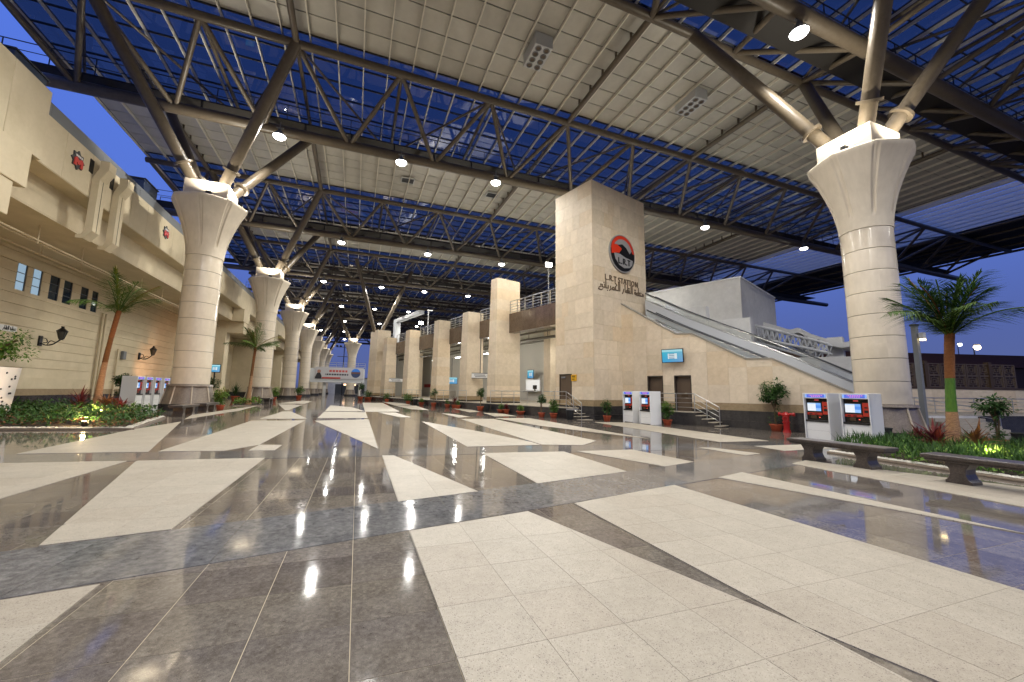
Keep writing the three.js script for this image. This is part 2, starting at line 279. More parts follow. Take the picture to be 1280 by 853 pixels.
// ================================================================ ROOF: trusses, decks, skylights, lamps
const AL = k => 9.6 + 17.3 * k;                       // along-hall station of truss k
const topNodes = [-17, -12.9, -8.4, -4.05]; for (let l = 1.5; l < 79; l += 5.6) topNodes.push(l);
const CH = { yb: 17.75, yt: 20.35, z: 4.4 };
const KMIN = -1, KMAX = 8;
const roofLabels = {
  '-1': 'brown tubular roof truss over the open floor before the tall right column', 0: 'brown tubular roof truss carried by the tall cream column beside the tall palm', 1: 'brown tubular roof truss passing just above the logo tower, first over the left column row',
  2: 'brown tubular roof truss over the second cream column of the left row', 3: 'brown tubular roof truss over the third cream column of the left row', 4: 'brown tubular roof truss over the fourth cream column of the left row', 5: 'brown tubular roof truss over the fifth cream column of the left row', 6: 'brown tubular roof truss over the sixth cream column of the left row', 7: 'brown tubular roof truss over the seventh cream column of the left row', 8: 'brown tubular roof truss at the very end of the hall' };
for (let k = KMIN; k <= KMAX; k++) {
  const g = thing('roof_truss', roofLabels[k], 'roof truss', HALL, 0, AL(k), CH.yb, 'trusses spanning the hall');
  const yb = 0, yt = CH.yt - CH.yb, z = CH.z, x0 = -17.2, x1 = 77, xb = k === 1 ? -26 : -18.6;
  mesh('bottom_chord', pipe([xb, yb, 0], [x1, yb, 0], .33, 16), M.paint, g);
  for (const e of [1, -1]) mesh('top_chord', pipe([x0, yt, z * e], [x1, yt, z * e], .22, 14), M.paint, g);
  const det = k < 7;
  for (let i = 0; i < topNodes.length - 1; i++) {
    const a = topNodes[i], b = topNodes[i + 1], m = (a + b) / 2;
    if (a > 62 && k > 1) break;
    for (const e of [1, -1]) for (const q of [a, b]) mesh('diagonal', pipe([m, yb, 0], [q, yt, z * e], .14, det ? 9 : 6), M.paint, g);
    mesh('lacing', pipe([a, yt, z], [a, yt, -z], .11, 7), M.paint, g);
    mesh('lacing', pipe([i % 2 ? a : b, yt, z], [i % 2 ? b : a, yt, -z], .075, 6), M.paint, g);
  }
  // maintenance walkway on the far side of the bottom chord
  const cw = mesh('walkway', box(xb, x1 - 2, 1.12, 1.2, -2.3, -.5), M.walkway, g);
  if (k < 6) {
    const b = [];
    for (const zz of [-.55, -2.25]) { b.push(box(xb, x1 - 2, 2.18, 2.22, zz - .02, zz + .02), box(xb, x1 - 2, 1.68, 1.71, zz - .015, zz + .015)); for (let x = xb; x < 56; x += 1.9) b.push(box(x - .02, x + .02, 1.2, 2.2, zz - .02, zz + .02)); }
    for (let x = x0 + 2; x < 60; x += 2.8) b.push(box(x - .05, x + .05, .3, 1.12, -.6, -.5));
    mesh('railing', b, M.transom, cw);
  }
}
// long beams between trusses at the nodes
const bays = [];
for (let k = KMIN - 1; k <= KMAX; k++) bays.push(k);
const PUR = 1.38, PY0 = 20.68, PY1 = 20.86, DY = 20.93;
const bayName = k => k < 0 ? 'over the foreground, before the tall right column' : ['in front of the logo tower', 'just behind the logo tower', 'over the second and third left columns', 'over the third and fourth left columns', 'over the fourth and fifth left columns', 'over the fifth and sixth left columns', 'over the sixth and seventh left columns', 'past the seventh left column', 'beyond the last truss'][k];
for (const k of bays) {
  const a0 = AL(k) + CH.z + .25, a1 = AL(k + 1) - CH.z - .25, w = a1 - a0, z0 = 0, n = 6, d = w / n;
  const g = thing('roof_deck', `strip of pale roof panels ${k === -2 ? 'at the near end of the canopy' : bayName(k)}`, 'roof deck', HALL, 0, a0, DY - .4, 'pale strips of the roof');
  const y0 = .4;
  const isNear = k === 0, rest = [[], [], []];
  for (let i = 0; ; i++) {
    const x = -17.2 + i * PUR; if (x + PUR > 52.2) break;
    for (let j = 0; j < n; j++) {
      const p = box(x + .015, x + PUR - .015, y0, y0 + .05, -j * d - .032, -(j + 1) * d + .032);
      if (isNear && x > -8 && x < 42) mesh('panel', p, M.panel[Math.floor(R() * 3)], g); else rest[Math.floor(R() * 3)].push(p);
    }
  }
  rest.forEach((r, i) => { if (r.length) mesh('panel_field', r, M.panel[i], g).userData.kind = 'stuff'; });
  mesh('roof_sheet', box(-17.3, 52.3, y0 + .06, y0 + .16, .1, -w - .1), M.roofTop, g);
  if (k >= -1) for (const l of [-12.9, -4.05, 12.7, 23.9, 40.7]) {
    const o = mesh('tie_beam', pipe([l, CH.yt - DY + .4, .25], [l, CH.yt - DY + .4, -w - .25], .17, 10), M.paint, g);
    mesh('hanger', [1, 2, 3, 4, 5].map(j => box(l - .05, l + .05, CH.yt - DY + .4, y0, -j * d - .05, -j * d + .05)), M.paint, o);
  }
}
// ribs under deck and skylight, one per bay and line
{
  for (let k = KMIN - 1; k <= KMAX; k++) {
    const a = AL(k), g = thing('roof_rib_row', `row of slim beige roof ribs ${k === -2 ? 'at the near end of the canopy' : bayName(k)}`, 'roof ribs', HALL, 0, a, PY0, 'ribs under the roof');
    for (let i = 0; i <= 50; i++) { const x = -17.2 + i * PUR; mesh('rib', box(x - .03, x + .03, 0, PY1 - PY0, .001, -17.298), M.purlin, g); }
  }
}
for (let k = KMIN; k <= KMAX; k++) {
  const a0 = AL(k) - CH.z - .25, w = CH.z * 2 + .5, n = 6, d = w / n;
  const g = thing('skylight', `blue glazed skylight strip ${bayName(k)}`, 'skylight', HALL, 0, a0, DY - .1, 'skylight strips');
  const rest = [];
  for (let i = 0; ; i++) {
    const x = -17.2 + i * PUR; if (x + PUR > 52.2) break;
    for (let j = 0; j < n; j++) {
      const p = new THREE.PlaneGeometry(PUR - .06, d - .06).rotateX(Math.PI / 2).translate(x + PUR / 2, .1, -(j + .5) * d);
      if ((k === 1 && x < 40) || (k === 0 && x > 3 && x < 44)) mesh('pane', p, M.glass, g); else rest.push(p);
    }
  }
  if (rest.length) mesh('pane_field', rest, M.glass, g).userData.kind = 'stuff';
  for (let j = 0; j <= n; j++) mesh('transom', box(-17.2, 52.2, .02, .13, -j * d - .025, -j * d + .025), M.transom, g);
  mesh('mullion_field', Array.from({ length: 51 }, (_, i) => box(-17.2 + i * PUR - .03, -17.2 + i * PUR + .03, .03, .12, 0, -w)), M.transom, g).userData.kind = 'stuff';
}
{ // open louvre strip and solid eave on the far right side of the canopy
  const g = thing('roof_eave', 'dark solid roof edge with open louvre strip beyond the tall right column', 'roof eave', HALL, 64, AL(-2), 20.5);
  const len = 17.3 * 9;
  mesh('eave_sheet', box(0, 14, .3, .5, 0, -len), M.roofTop, g);
  for (let i = 0; i < 5; i++) mesh('edge_beam', pipe([i * 3.4 + .2, 0, 0], [i * 3.4 + .2, 0, -len], .16, 8), M.paint, g);
  for (let i = 0; i < 9; i++) mesh('louvre', box(-11.4 + i * 1.35, -11.2 + i * 1.35, .1, .45, 0, -len), M.purlin, g);
}
function highBay(lat, al, label, group) {
  const lit = true, g = thing('high_bay_lamp', label, 'lamp', HALL, lat, al, 16.85, group);
  mesh('bracket', [box(-.03, .03, .28, .9, -.03, .03), box(-.2, .2, .5, .56, -.04, .04)], M.midGrey, g);
  mesh('housing', new THREE.LatheGeometry([[.001, .42], [.1, .42], [.14, .3], [.2, .22], [.37, .02], [.37, -.02], [.345, -.02], [.345, .03]].map(p => new THREE.Vector2(...p)), 20), M.midGrey, g);
  mesh('lens', new THREE.SphereGeometry(.345, 20, 8, 0, Math.PI * 2, Math.PI / 2, Math.PI / 2).scale(1, .55, 1).translate(0, -.005, 0), glow(LAMPCOL, 26), g);
  if (lit) { const l = new THREE.SpotLight(LAMPCOL, LAMP, 0, 1.47, .3, 2); lightAt(l, V(0, -.22, 0)); l.name = 'light'; l.shadow.radius = 6; l.target.position.set(0, -10, 0); l.target.name = 'aim'; g.add(l); g.add(l.target); }
  return g;
}
const lampRow = { '-1': 'over the floor before the tall right column', 0: 'held by the tall right column', 1: 'passing above the logo tower', 2: 'over the second left column', 3: 'over the third left column', 4: 'over the fourth left column', 5: 'over the fifth left column', 6: 'over the sixth left column', 7: 'over the seventh left column' };
const lampRows = [[-1, [-5, 2, 9, 16, 23, 30, 37]], [0, [-5.1, 2.2, 9.4, 16.5]], [1, [-5.15, 2.0, 8.7, 15.6, 28.9, 42.4]], [2, [-2.2, 6.7, 15.5, 24.5]], [3, [-5, 2.8, 9.1, 16]], [4, [-3.15, 2.6, 8.8]], [5, [-3, 4.4, 12.8]], [6, [-9, -3.5]], [7, [-3.8]]];
for (const [k, ls] of lampRows) for (const l of ls) highBay(l, AL(k) + (k === 1 ? -.9 : k === 0 ? 0 : -.7), `round high bay lamp under the roof truss ${lampRow[k]}`, `lamps of the truss ${lampRow[k]}`);
{ // unlit eight-lamp boxes let into the deck
  for (const [l, a] of [[8.4, 18.2], [19.2, 17.9], [-1.3, 17.2]]) {
    const g = thing('fixture_box', 'grey ceiling box with eight dark round openings between the roof ribs', 'fixture', HALL, l, a, 20.15, 'eight-hole ceiling boxes');
    mesh('body', rbox(-.52, .52, 0, .75, -.85, .85, .03), M.pale, g);
    for (let i = 0; i < 2; i++) for (let j = 0; j < 4; j++) { const o = mesh('ring', new THREE.TorusGeometry(.15, .03, 8, 18).rotateX(Math.PI / 2).translate(i * .48 - .24, -.004, j * .4 - .6), M.midGrey, g); mesh('socket', new THREE.CircleGeometry(.14, 16).rotateX(Math.PI / 2).translate(i * .48 - .24, -.006, j * .4 - .6), M.bronze, o); }
  }
}

for (const [l, a] of [[3.4, 35.6], [11.4, 35.2]]) { const g = thing('ceiling_vent', 'small dark rectangular vent set between the roof ribs behind the first lamp truss', 'vent', HALL, l, a, 20.75, 'vents in the roof deck'); mesh('frame', [box(-.6, .6, 0, .1, -.5, -.42), box(-.6, .6, 0, .1, .42, .5), box(-.6, -.52, 0, .1, -.42, .42), box(.52, .6, 0, .1, -.42, .42)], M.pale, g); mesh('backing', box(-.52, .52, .06, .1, -.42, .42), M.black, g); for (let i = 0; i < 5; i++) mesh('slat', box(-.52, .52, .01, .03, -.36 + i * .16, -.3 + i * .16), M.darkGrey, g); }

// ================================================================ COLUMNS
const colShaft = .86, colTop = 1.85;
function capitalGeo() {
  const NA = 256, NH = 20, pos = [], idx = [], h0 = 8.55, h1 = 11.62;
  const rAt = (u, th) => {
    const e = Math.pow(u, 1.6), base = colShaft + .03 + (colTop - colShaft - .03) * e;
    const seg = ((th / (Math.PI / 4)) % 1 + 1) % 1 - .5;               // -0.5..0.5 inside one of eight facets
    const oct = Math.cos(Math.PI / 8) / Math.cos(seg * Math.PI / 4);     // octagon
    let r = base * (1 + (oct - 1) * .75 * Math.min(1, u * 1.2));
    const groove = .5 - Math.abs(seg);                        // distance from the facet edge
    if (u > .19 && u < .96 && groove < .075) r -= .06;
    return r;
  };
  const rows = []; for (let j = 0; j <= NH; j++) rows.push([j / NH, h0 + (h1 - h0) * j / NH]);
  rows.push([1, h1 + .09]);
  rows.forEach(([u, y], j) => { for (let i = 0; i <= NA; i++) { const th = i / NA * Math.PI * 2, r = rAt(u, th) * (j === rows.length - 1 ? .96 : 1); pos.push(Math.cos(th) * r, y, Math.sin(th) * r); } });
  const top = pos.length / 3; pos.push(0, h1 + .1, 0);
  for (let j = 0; j < rows.length - 1; j++) for (let i = 0; i < NA; i++) { const a = j * (NA + 1) + i, b = a + NA + 1; idx.push(a, b, a + 1, b, b + 1, a + 1); }
  const l = (rows.length - 1) * (NA + 1); for (let i = 0; i < NA; i++) idx.push(l + i, top, l + i + 1);
  const g = new THREE.BufferGeometry(); g.setAttribute('position', new THREE.Float32BufferAttribute(pos, 3)); g.setIndex(idx); g.computeVertexNormals(); return g;
}
const capGeo = capitalGeo();
const courseGeo = (y0, y1, r) => new THREE.LatheGeometry([[r - .03, y0], [r - .004, y0], [r, y0 + .012], [r, y1 - .012], [r - .004, y1], [r - .03, y1]].map(p => new THREE.Vector2(...p)), 56);
function column(lat, al, label, up) {
  const g = thing('column', label, 'column', HALL, lat, al, undefined, 'flared cream stone columns');
  const N = 8;
  mesh('plinth', cyl(1.24, 1.24, -.1, .33, N).rotateY(Math.PI / 8), M.plinth[0], g);
  const sk = mesh('skirt', cyl(1.17, .96, .33, 1.27, N).rotateY(Math.PI / 8), M.skirt, g);
  mesh('corner_strip', Array.from({ length: N }, (_, i) => { const a = (i + .5) / N * Math.PI * 2; return pipe([Math.sin(a) * 1.17, .34, Math.cos(a) * 1.17], [Math.sin(a) * .96, 1.26, Math.cos(a) * .96], .035, 6); }), M.skirtRib, sk);
  mesh('base_ring', cyl(1.03, 1.0, 1.265, 1.36, 48), M.skirt, g);
  mesh('core', cyl(colShaft - .02, colShaft - .02, 1.3, 8.6, 40), M.steelGrey, g);
  const nC_ = 8, y0 = 1.36, hC = (8.5 - y0) / nC_;
  for (let i = 0; i < nC_; i++) mesh('stone_course', courseGeo(y0 + i * hC + .012, y0 + (i + 1) * hC - .012, colShaft), M.colst[Math.floor(R() * 3)], g);
  mesh('neck_ring', cyl(colShaft + .03, colShaft + .03, 8.5, 8.56, 48), M.capst, g);
  mesh('capital', capGeo.clone(), M.capst, g);
  mesh('cap_block', rbox(-1.03, 1.03, 11.7, 12.72, -1.03, 1.03, .03), M.capst, g);
  const yt = CH.yt - g.position.y;
  for (const ex of [-1, 1]) for (const ez of [-1, 1]) {
    const a = V(ex * .62, 12.5, ez * .62), b = V(ex * 4.35, yt, ez * CH.z), s = mesh('strut', pipe(a, b, .29, 18), M.paint, g), d = b.clone().sub(a).normalize();
    mesh('flange', pipe(a.clone().addScaledVector(d, 1.15), a.clone().addScaledVector(d, 1.27), .44, 20), M.paint, s);
  }
  if (up) for (const [ex, ez] of up) {
    const f = mesh('floodlight', rbox(-.13, .13, -.09, .09, -.1, .1, .02), M.black, g); f.position.set(ex * 1.5 + (ez ? .3 : 0), 11.82, ez * 1.5 + (ex ? .3 : 0)); mesh('bracket', box(ex ? -.3 * ex : -.03, ex ? 0 : .03, -.05, -.02, ez ? -.3 * ez : -.03, ez ? 0 : .03), M.black, f);
    const l = new THREE.SpotLight(new THREE.Color(1, .93, .8), 52, 0, 1.3, 1, 2); lightAt(l, V(ex * 1.62 + (ez ? .3 : 0), 11.95, ez * 1.62 + (ex ? .3 : 0))); l.name = 'uplight'; l.target.name = 'aim'; l.target.position.set(ex * 1.0, 16, ez * 1.0); g.add(l); g.add(l.target);
  }
  return g;
}
column(19.75, 9.6, 'tall cream stone column beside the two ticket machines and tall palm', [[-1, 0], [0, 1], [0, -1]]);
const leftNames = ['near cream stone column beside the planted bed and red-brown palm trunk, first of its row', 'second cream stone column of the row, beside the small palm', 'third cream stone column of the row', 'fourth cream stone column of the row', 'fifth cream stone column of the row', 'sixth cream stone column of the row', 'seventh cream stone column of the row'];
for (let k = 1; k <= 7; k++) column(-8.4, AL(k) - .05, leftNames[k - 1], k === 1 ? [[1, 0], [0, 1], [0, -1]] : k < 5 ? [[1, 0], [0, 1]] : null);
column(-1, AL(5), 'lone cream stone column behind the long banner', [[0, 1]]);

// ================================================================ THE STATION FRONT (right)
function onT(f, t, x, y) { const d = ray(x, y), rx = Math.cos(f.a), rz = Math.sin(f.a), k = (f.O[0] * rx + f.O[1] * rz + t) / (d[0] * rx + d[2] * rz), X = d[0] * k, Z = d[2] * k; return [inv(f, X, Z)[1], EYE + d[1] * k]; }
function onS(f, s, x, y) { const d = ray(x, y), ax = -Math.sin(f.a), az = Math.cos(f.a), k = (f.O[0] * ax + f.O[1] * az + s) / (d[0] * ax + d[2] * az), X = d[0] * k, Z = d[2] * k; return [inv(f, X, Z)[0], EYE + d[1] * k]; }
const pick = a => a[Math.floor(R() * a.length)];
function widths(a, b, set) { const o = [a]; let x = a; while (b - x > 1.35) { x += pick(set); if (b - x < .4) break; o.push(x); } o.push(b); return o; }
// stone cladding on a face: q(u0,u1,v0,v1) gives the stone; returns nothing, adds one mesh per stone
function clad(parent, name, mats, us, v0, v1, ch, geo) {
  const n = Math.max(1, Math.round((v1 - v0) / ch)), h = (v1 - v0) / n;
  for (let j = 0; j < n; j++) { const u = typeof us === 'function' ? us(j) : us; for (let i = 0; i < u.length - 1; i++) mesh(name, geo(u[i] + .003, u[i + 1] - .003, v0 + j * h + .003, v0 + (j + 1) * h - .003), pick(mats), parent); }
}
const font = await new FontLoader().loadAsync('fonts/droid/droid_sans_bold.typeface.json');
const textGeo = (s, size, depth) => { const g = new TextGeometry(s, { font, size, depth, curveSegments: 4, bevelEnabled: false }); g.computeBoundingBox(); const b = g.boundingBox; return g.translate(-(b.min.x + b.max.x) / 2, 0, 0); };
// joined-up lettering drawn as strokes: right-to-left, one unit = height of a tall upright
function strokes(list, dots, size, r, depth) {
  const g = [];
  for (const l of list) for (let i = 0; i < l.length - 1; i++) { const a = l[i], b = l[i + 1], L = Math.hypot(b[0] - a[0], b[1] - a[1]) * size, an = Math.atan2(b[1] - a[1], b[0] - a[0]); g.push(new THREE.BoxGeometry(L + r * .9, r, depth).rotateZ(an).translate((a[0] + b[0]) / 2 * size, (a[1] + b[1]) / 2 * size, depth / 2 + (i % 2) * .0015)); }
  for (const d of dots) g.push(new THREE.BoxGeometry(r * 1.1, r * 1.1, depth).rotateZ(.78).translate(d[0] * size, d[1] * size, depth / 2));
  return mg(g);
}
const arStation = (() => { // the station's second line of lettering
  const L = [], D = [], ring = (x, y, r, n = 7) => Array.from({ length: n + 1 }, (_, i) => [x + Math.cos(i / n * 6.283) * r, y + Math.sin(i / n * 6.283) * r * .85]);
  // word one
  L.push(ring(-.18, .16, .16), [[-.3, .03], [-.55, 0], [-1.7, 0]], [[-.55, .42], [-.95, .4], [-.72, .05]], ring(-1.3, .17, .19), [[-1.15, 1], [-1.15, .1]], ring(-1.85, .22, .18), [[-1.7, 0], [-1.72, .2]]); D.push([-1.78, .62], [-1.96, .62]);
  // word two
  L.push([[-2.5, 1], [-2.5, 0]], [[-2.75, 1], [-2.75, .05], [-2.95, 0], [-3.9, 0]], ring(-3.2, .22, .16), ring(-3.62, .17, .18), [[-3.48, 1], [-3.48, .1]], [[-4.02, 1], [-4.02, .08], [-3.9, 0]], [[-4.3, .35], [-4.4, .02], [-4.6, -.25]]); D.push([-3.12, .62], [-3.3, .62]);
  // word three
  L.push([[-5.1, 1], [-5.1, 0]], [[-5.35, 1], [-5.35, .05], [-5.5, 0], [-6.9, 0]], [[-6.05, .95], [-5.68, .68], [-6.0, .42], [-5.95, 0]], ring(-6.4, .12, .2), [[-6.95, .35], [-6.9, .02], [-7.15, -.25]], [[-7.4, .35], [-7.4, 0], [-7.85, 0]], [[-7.85, 1], [-7.85, 0]], [[-8.1, .4], [-8.1, 0], [-8.5, 0], [-8.5, .3]], [[-8.5, .3], [-8.85, .3], [-8.75, .02], [-9.1, -.1], [-9.25, -.35], [-8.75, -.42], [-8.45, -.25]]); D.push([-7.55, -.3], [-8.2, .62]);
  return [L, D];
})();

{ // the tower
  const g = thing('logo_tower', 'tall cream stone tower with round red and black station emblem and lettering', 'tower', FAC, 0, 0, 0);
  const TH = .04, H1 = 14.92, W = 5.3, D = 3.32;
  mesh('core', box(TH, W - .02, -.2, H1 - .02, -TH, -D + .02), M.grout, g);
  clad(g, 'plinth_stone', M.plinth, widths(-D, 0, [.9, 1.1]), -.1, .92, .51, (a, b, c, d) => box(-.012, TH + .03, c, d, a, b));
  clad(g, 'plinth_stone', M.plinth, widths(TH + .03, W, [.9, 1.1]), -.1, .92, .51, (a, b, c, d) => box(a, b, c, d, -TH - .03, .012));
  mesh('stone_band', box(0, TH + .03, .923, 1.28, -D, 0), M.olive, g); mesh('stone_band', box(TH + .03, W, .923, 1.28, -TH - .03, 0), M.olive, g);
  const doorL = (j) => j < 2 ? [-D, -2.93] : widths(-D, -.003, [.6, .85, 1.05]);
  // left face leaves a door opening (s 1.85..2.92, up to 2.83)
  clad(g, 'stone_panel', M.lime, [-D, -2.93], 1.283, 2.86, .79, (a, b, c, d) => rbox(0, TH + .03, c, d, a, b, .006));
  clad(g, 'stone_panel', M.lime, [-1.83, -.9, -.003], 1.283, 2.86, .79, (a, b, c, d) => rbox(0, TH + .03, c, d, a, b, .006));
  clad(g, 'stone_panel', M.lime, () => widths(-D, -.003, [.6, .85, 1.05]), 2.863, H1, .93, (a, b, c, d) => rbox(0, TH + .03, c, d, a, b, .006));
  clad(g, 'stone_panel', M.lime, () => widths(TH + .03, W, [.6, .85, 1.05, 1.2]), 1.283, H1, .93, (a, b, c, d) => rbox(a, b, c, d, -TH - .03, 0, .006));
  clad(g, 'stone_panel', M.lime, () => widths(-D, 0, [.8, 1.05]), -.1, H1, .93, (a, b, c, d) => box(W - .02, W, c, d, a, b));
  mesh('roof_cap', box(0, W, H1 + .002, H1 + .05, -D, 0), M.lime[0], g);
  const d = mesh('door', box(.02, .05, .83, 2.83, -2.9, -1.86), M.door, g, 'brown metal door with louvre panel');
  mesh('door_frame', [box(-.02, .06, .82, 2.86, -2.93, -2.88), box(-.02, .06, .82, 2.86, -1.88, -1.83), box(-.02, .06, 2.81, 2.86, -2.88, -1.88)], M.doorFrame, d);
  mesh('door_closer', box(-.04, .02, 2.6, 2.7, -2.75, -2.4), M.midGrey, d); mesh('louvre', box(.004, .02, 1.55, 1.75, -2.6, -2.15), M.bronze, d);
  // emblem on the right face
  const e = new THREE.Group(); e.name = 'emblem'; e.position.set(2.74, 10.7, 0); g.add(e);
  const arc = (r, a0, a1, n = 24, cx = 0, cy = 0) => Array.from({ length: n + 1 }, (_, i) => { const a = (a0 + (a1 - a0) * i / n) * rad; return [cx + Math.cos(a) * r, cy + Math.sin(a) * r]; });
  mesh('rim', cyl(1.25, 1.25, 0, .12, 48).rotateX(Math.PI / 2), M.logoGrey, e);
  const L1 = .122, lay = (pts, z, h = .01) => prism(pts, h).translate(0, 0, z);
  mesh('black_field', lay(arc(1.19, 0, 360, 48).slice(0, -1), L1 - .004), M.black, e);
  mesh('red_arch', lay([...arc(1.17, 8, 172), ...arc(.98, 168, 12).map(p => [p[0] * 1.0, p[1] * .94])], L1 + .008), M.logoRed, e);
  mesh('grey_arch', lay([...arc(.95, 20, 150), [-.45, .5], [-.05, .62], [.35, .45], [.7, .1]], L1 + .009), M.logoGrey, e);
  mesh('red_wave', lay([[-1.13, .1], [-.95, .42], [-.62, .5], [-.3, .38], [-.1, .28], [-.35, -.02], [-.75, -.08], [-1.12, -.2]], L1 + .02), M.logoRed, e);
  mesh('grey_bowl', lay([[-.9, -.1], [-.3, -.08], [.2, -.22], [1.0, -.28], [.92, -.62], [.62, -.86], [.1, -.96], [-.4, -.82], [-.74, -.5]], L1 + .018), M.logoGrey, e);
  mesh('peak', lay([[-.35, .02], [.02, .42], [.25, .3], [1.1, -.22], [.95, -.3], [.3, -.22], [-.2, -.06]], L1 + .032), M.black, e);
  mesh('lettering', textGeo('L.R.T', .4, .015).translate(.1, -.74, L1 + .034), M.black, e);
  const l1 = mesh('lettering', textGeo('L.R.T STATION', .36, .03).translate(2.74, 8.72, .004), M.letter, g);
  mesh('lettering', strokes(arStation[0], arStation[1], .485, .06, .03).translate(4.98, 8.2, .004), M.letter, g);
  // small things on the tower's corner
  const spk = thing('wall_speaker', 'small round black speaker high on the tower corner above the ticket machines', 'speaker', FAC, 4.35, -.02, 4.55);
  mesh('housing', new THREE.SphereGeometry(.2, 14, 10).scale(1, 1.15, .8), M.black, spk); mesh('arm', pipe([0, 0, 0], [0, -.05, -.16], .04, 8), M.black, spk);
  const cam = thing('security_camera', 'small grey security camera on the tower side above the ticket machines', 'camera', FAC, 4.0, -.1, 3.62);
  mesh('body', rbox(-.18, .12, -.05, .05, -.05, .05, .02), M.midGrey, cam); mesh('arm', [pipe([.05, 0, 0], [.05, -.16, -.08], .02, 6), box(.02, .08, -.5, -.12, -.1, -.08)], M.midGrey, cam);
  const sg = thing('warning_sign', 'small yellow sign beside the brown tower door', 'sign', FAC, -.03, 1.6, 2.42);
  mesh('plate', box(-.01, .03, 0, .38, -.24, .2), M.yellow, sg); mesh('print', [box(-.014, -.009, .26, .31, -.16, .12), box(-.014, -.009, .17, .2, -.16, .12), box(-.014, -.009, .08, .11, -.16, .04)], M.black, sg);
}
function rail(parent, pts, posts, h = .95, r = .022) { // stainless guard rail through [x,y,z] points at walking level
  const a = [], b = []; for (let i = 0; i < pts.length - 1; i++) { const p = pts[i], q = pts[i + 1]; a.push(pipe([p[0], p[1] + h, p[2]], [q[0], q[1] + h, q[2]], r * 1.2, 8)); for (const k of [.25, .5, .75]) b.push(pipe([p[0], p[1] + h * k, p[2]], [q[0], q[1] + h * k, q[2]], r * .55, 6)); }
  mesh('handrail', a, M.inox, parent); mesh('bars', b, M.inox, parent);
  for (const p of posts) mesh('post', [cyl(r, r, p[1], p[1] + h, 8, p[0], p[2]), cyl(r * 2, r * 2, p[1], p[1] + .015, 10, p[0], p[2])], M.inox, parent);
}
{ // raised platform along the station front, with its steps
  const g = thing('station_platform', 'dark granite faced raised platform along the station front with steps at the tower', 'platform', FAC, 0, 0, 0);
  const Y = .8, T0 = -1.0, S1 = 46;
  mesh('slab', box(T0 + .03, 9, -.3, Y - .03, -1.3, -S1), M.conc, g);
  mesh('paving', box(T0, 9, Y - .03, Y, -3.33, -S1), M.light[1], g); mesh('paving', box(T0, -.02, Y - .03, Y, -1.2, -3.33), M.light[1], g);
  clad(g, 'facing_stone', M.plinth, widths(-S1, -1.3, [1.0, 1.3]), -.05, Y - .033, .8, (a, b, c, d) => box(T0, T0 + .03, c, d, a, b));
  for (let i = 0; i < 4; i++) { const st = mesh('step', box(T0 + .02, -.03, -.1, Y - (i + 1) * .155 - .038, -1.3 + i * .3, -1.3 + (i + 1) * .3), M.plinth[2], g); mesh('tread', rbox(T0, -.03, Y - (i + 1) * .155 - .036, Y - (i + 1) * .155, -1.3 + i * .3, -1.27 + (i + 1) * .3, .01), M.light[1], st); }
  const r = thing('step_rail', 'stainless railing along the platform edge and down the tower steps', 'railing', FAC, 0, 0, 0);
  rail(r, [[T0 + .06, Y, -9.6], [T0 + .06, Y, -1.35], [T0 + .06, .17, -.1]], [9.6, 8.1, 6.6, 5.1, 3.6, 2.4, 1.35].map(s => [T0 + .06, Y, -s]).concat([[T0 + .06, .17, -.1], [T0 + .06, .5, -.75]]));
  for (const [a, b, w] of [[13.3, 19, 'second'], [22.6, 27.6, 'third'], [31, 35.6, 'fourth']]) { const q = thing('platform_rail', `stainless guard rail on the platform edge behind the ${w} pillar from the tower`, 'railing', FAC, 0, a, Y, 'guard rails between the pillars'); const L = b - a; rail(q, [[T0 + .06, 0, 0], [T0 + .06, 0, -L]], Array.from({ length: 5 }, (_, i) => [T0 + .06, 0, -L * i / 4])); }
}
// pillars: tapered courses of cream stone
function pillar(s0, w, dep, top, label) {
  const g = thing('stone_pillar', label, 'pillar', FAC, 0, s0, .78, 'cream stone pillars of the station front');
  const y0 = -.6, flare = .14, n = Math.round((top - .78 - .5) / .92), h = (top - .78 - .5) / n;
  const blk = (a, b) => { const f = y => flare * Math.max(0, 1 - y / (top - .78)), ge = new THREE.BoxGeometry(1, 1, 1), p = ge.attributes.position; for (let i = 0; i < p.count; i++) { const y = p.getY(i) > 0 ? b : a, e = f(y); p.setXYZ(i, (p.getX(i) > 0 ? dep + e * .3 : -e), y, (p.getZ(i) > 0 ? e : -w - e)); } ge.computeVertexNormals(); return ge; };
  mesh('plinth_stone', blk(y0, .14).translate(0, 0, 0), M.plinth[1], g); mesh('stone_band', blk(.143, .497), M.olive, g);
  for (let i = 0; i < n; i++) mesh('stone_course', blk(.5 + i * h + .002, .5 + (i + 1) * h - .002), pick(M.lime), g);
  return g;
}
pillar(10.35, .95, 2.3, 11.0, 'tall cream stone pillar next to the logo tower, taller than the pillars behind it');
pillar(15.0, 1.05, 1.6, 8.9, 'cream stone pillar, second from the logo tower');
pillar(21.0, 1.1, 1.3, 8.95, 'cream stone pillar, third from the logo tower');
pillar(28.8, 1.3, 1.3, 8.85, 'cream stone pillar, fourth from the logo tower');
pillar(36.7, 1.4, 1.3, 8.75, 'cream stone pillar, fifth from the logo tower');
{
  const g = pillar(41, 3.3, 1.9, 10.3, 'broad cream stone pillar carrying roof struts at the far end of the platform');
  for (const [dx, dz] of [[-4.2, 2], [4.4, 1]]) mesh('strut', pipe([.5 + Math.sign(dx) * .5, 9.4, -1.6], [.5 + dx, 19.2, -1.6 + dz], .27, 14), M.paint, g);
}
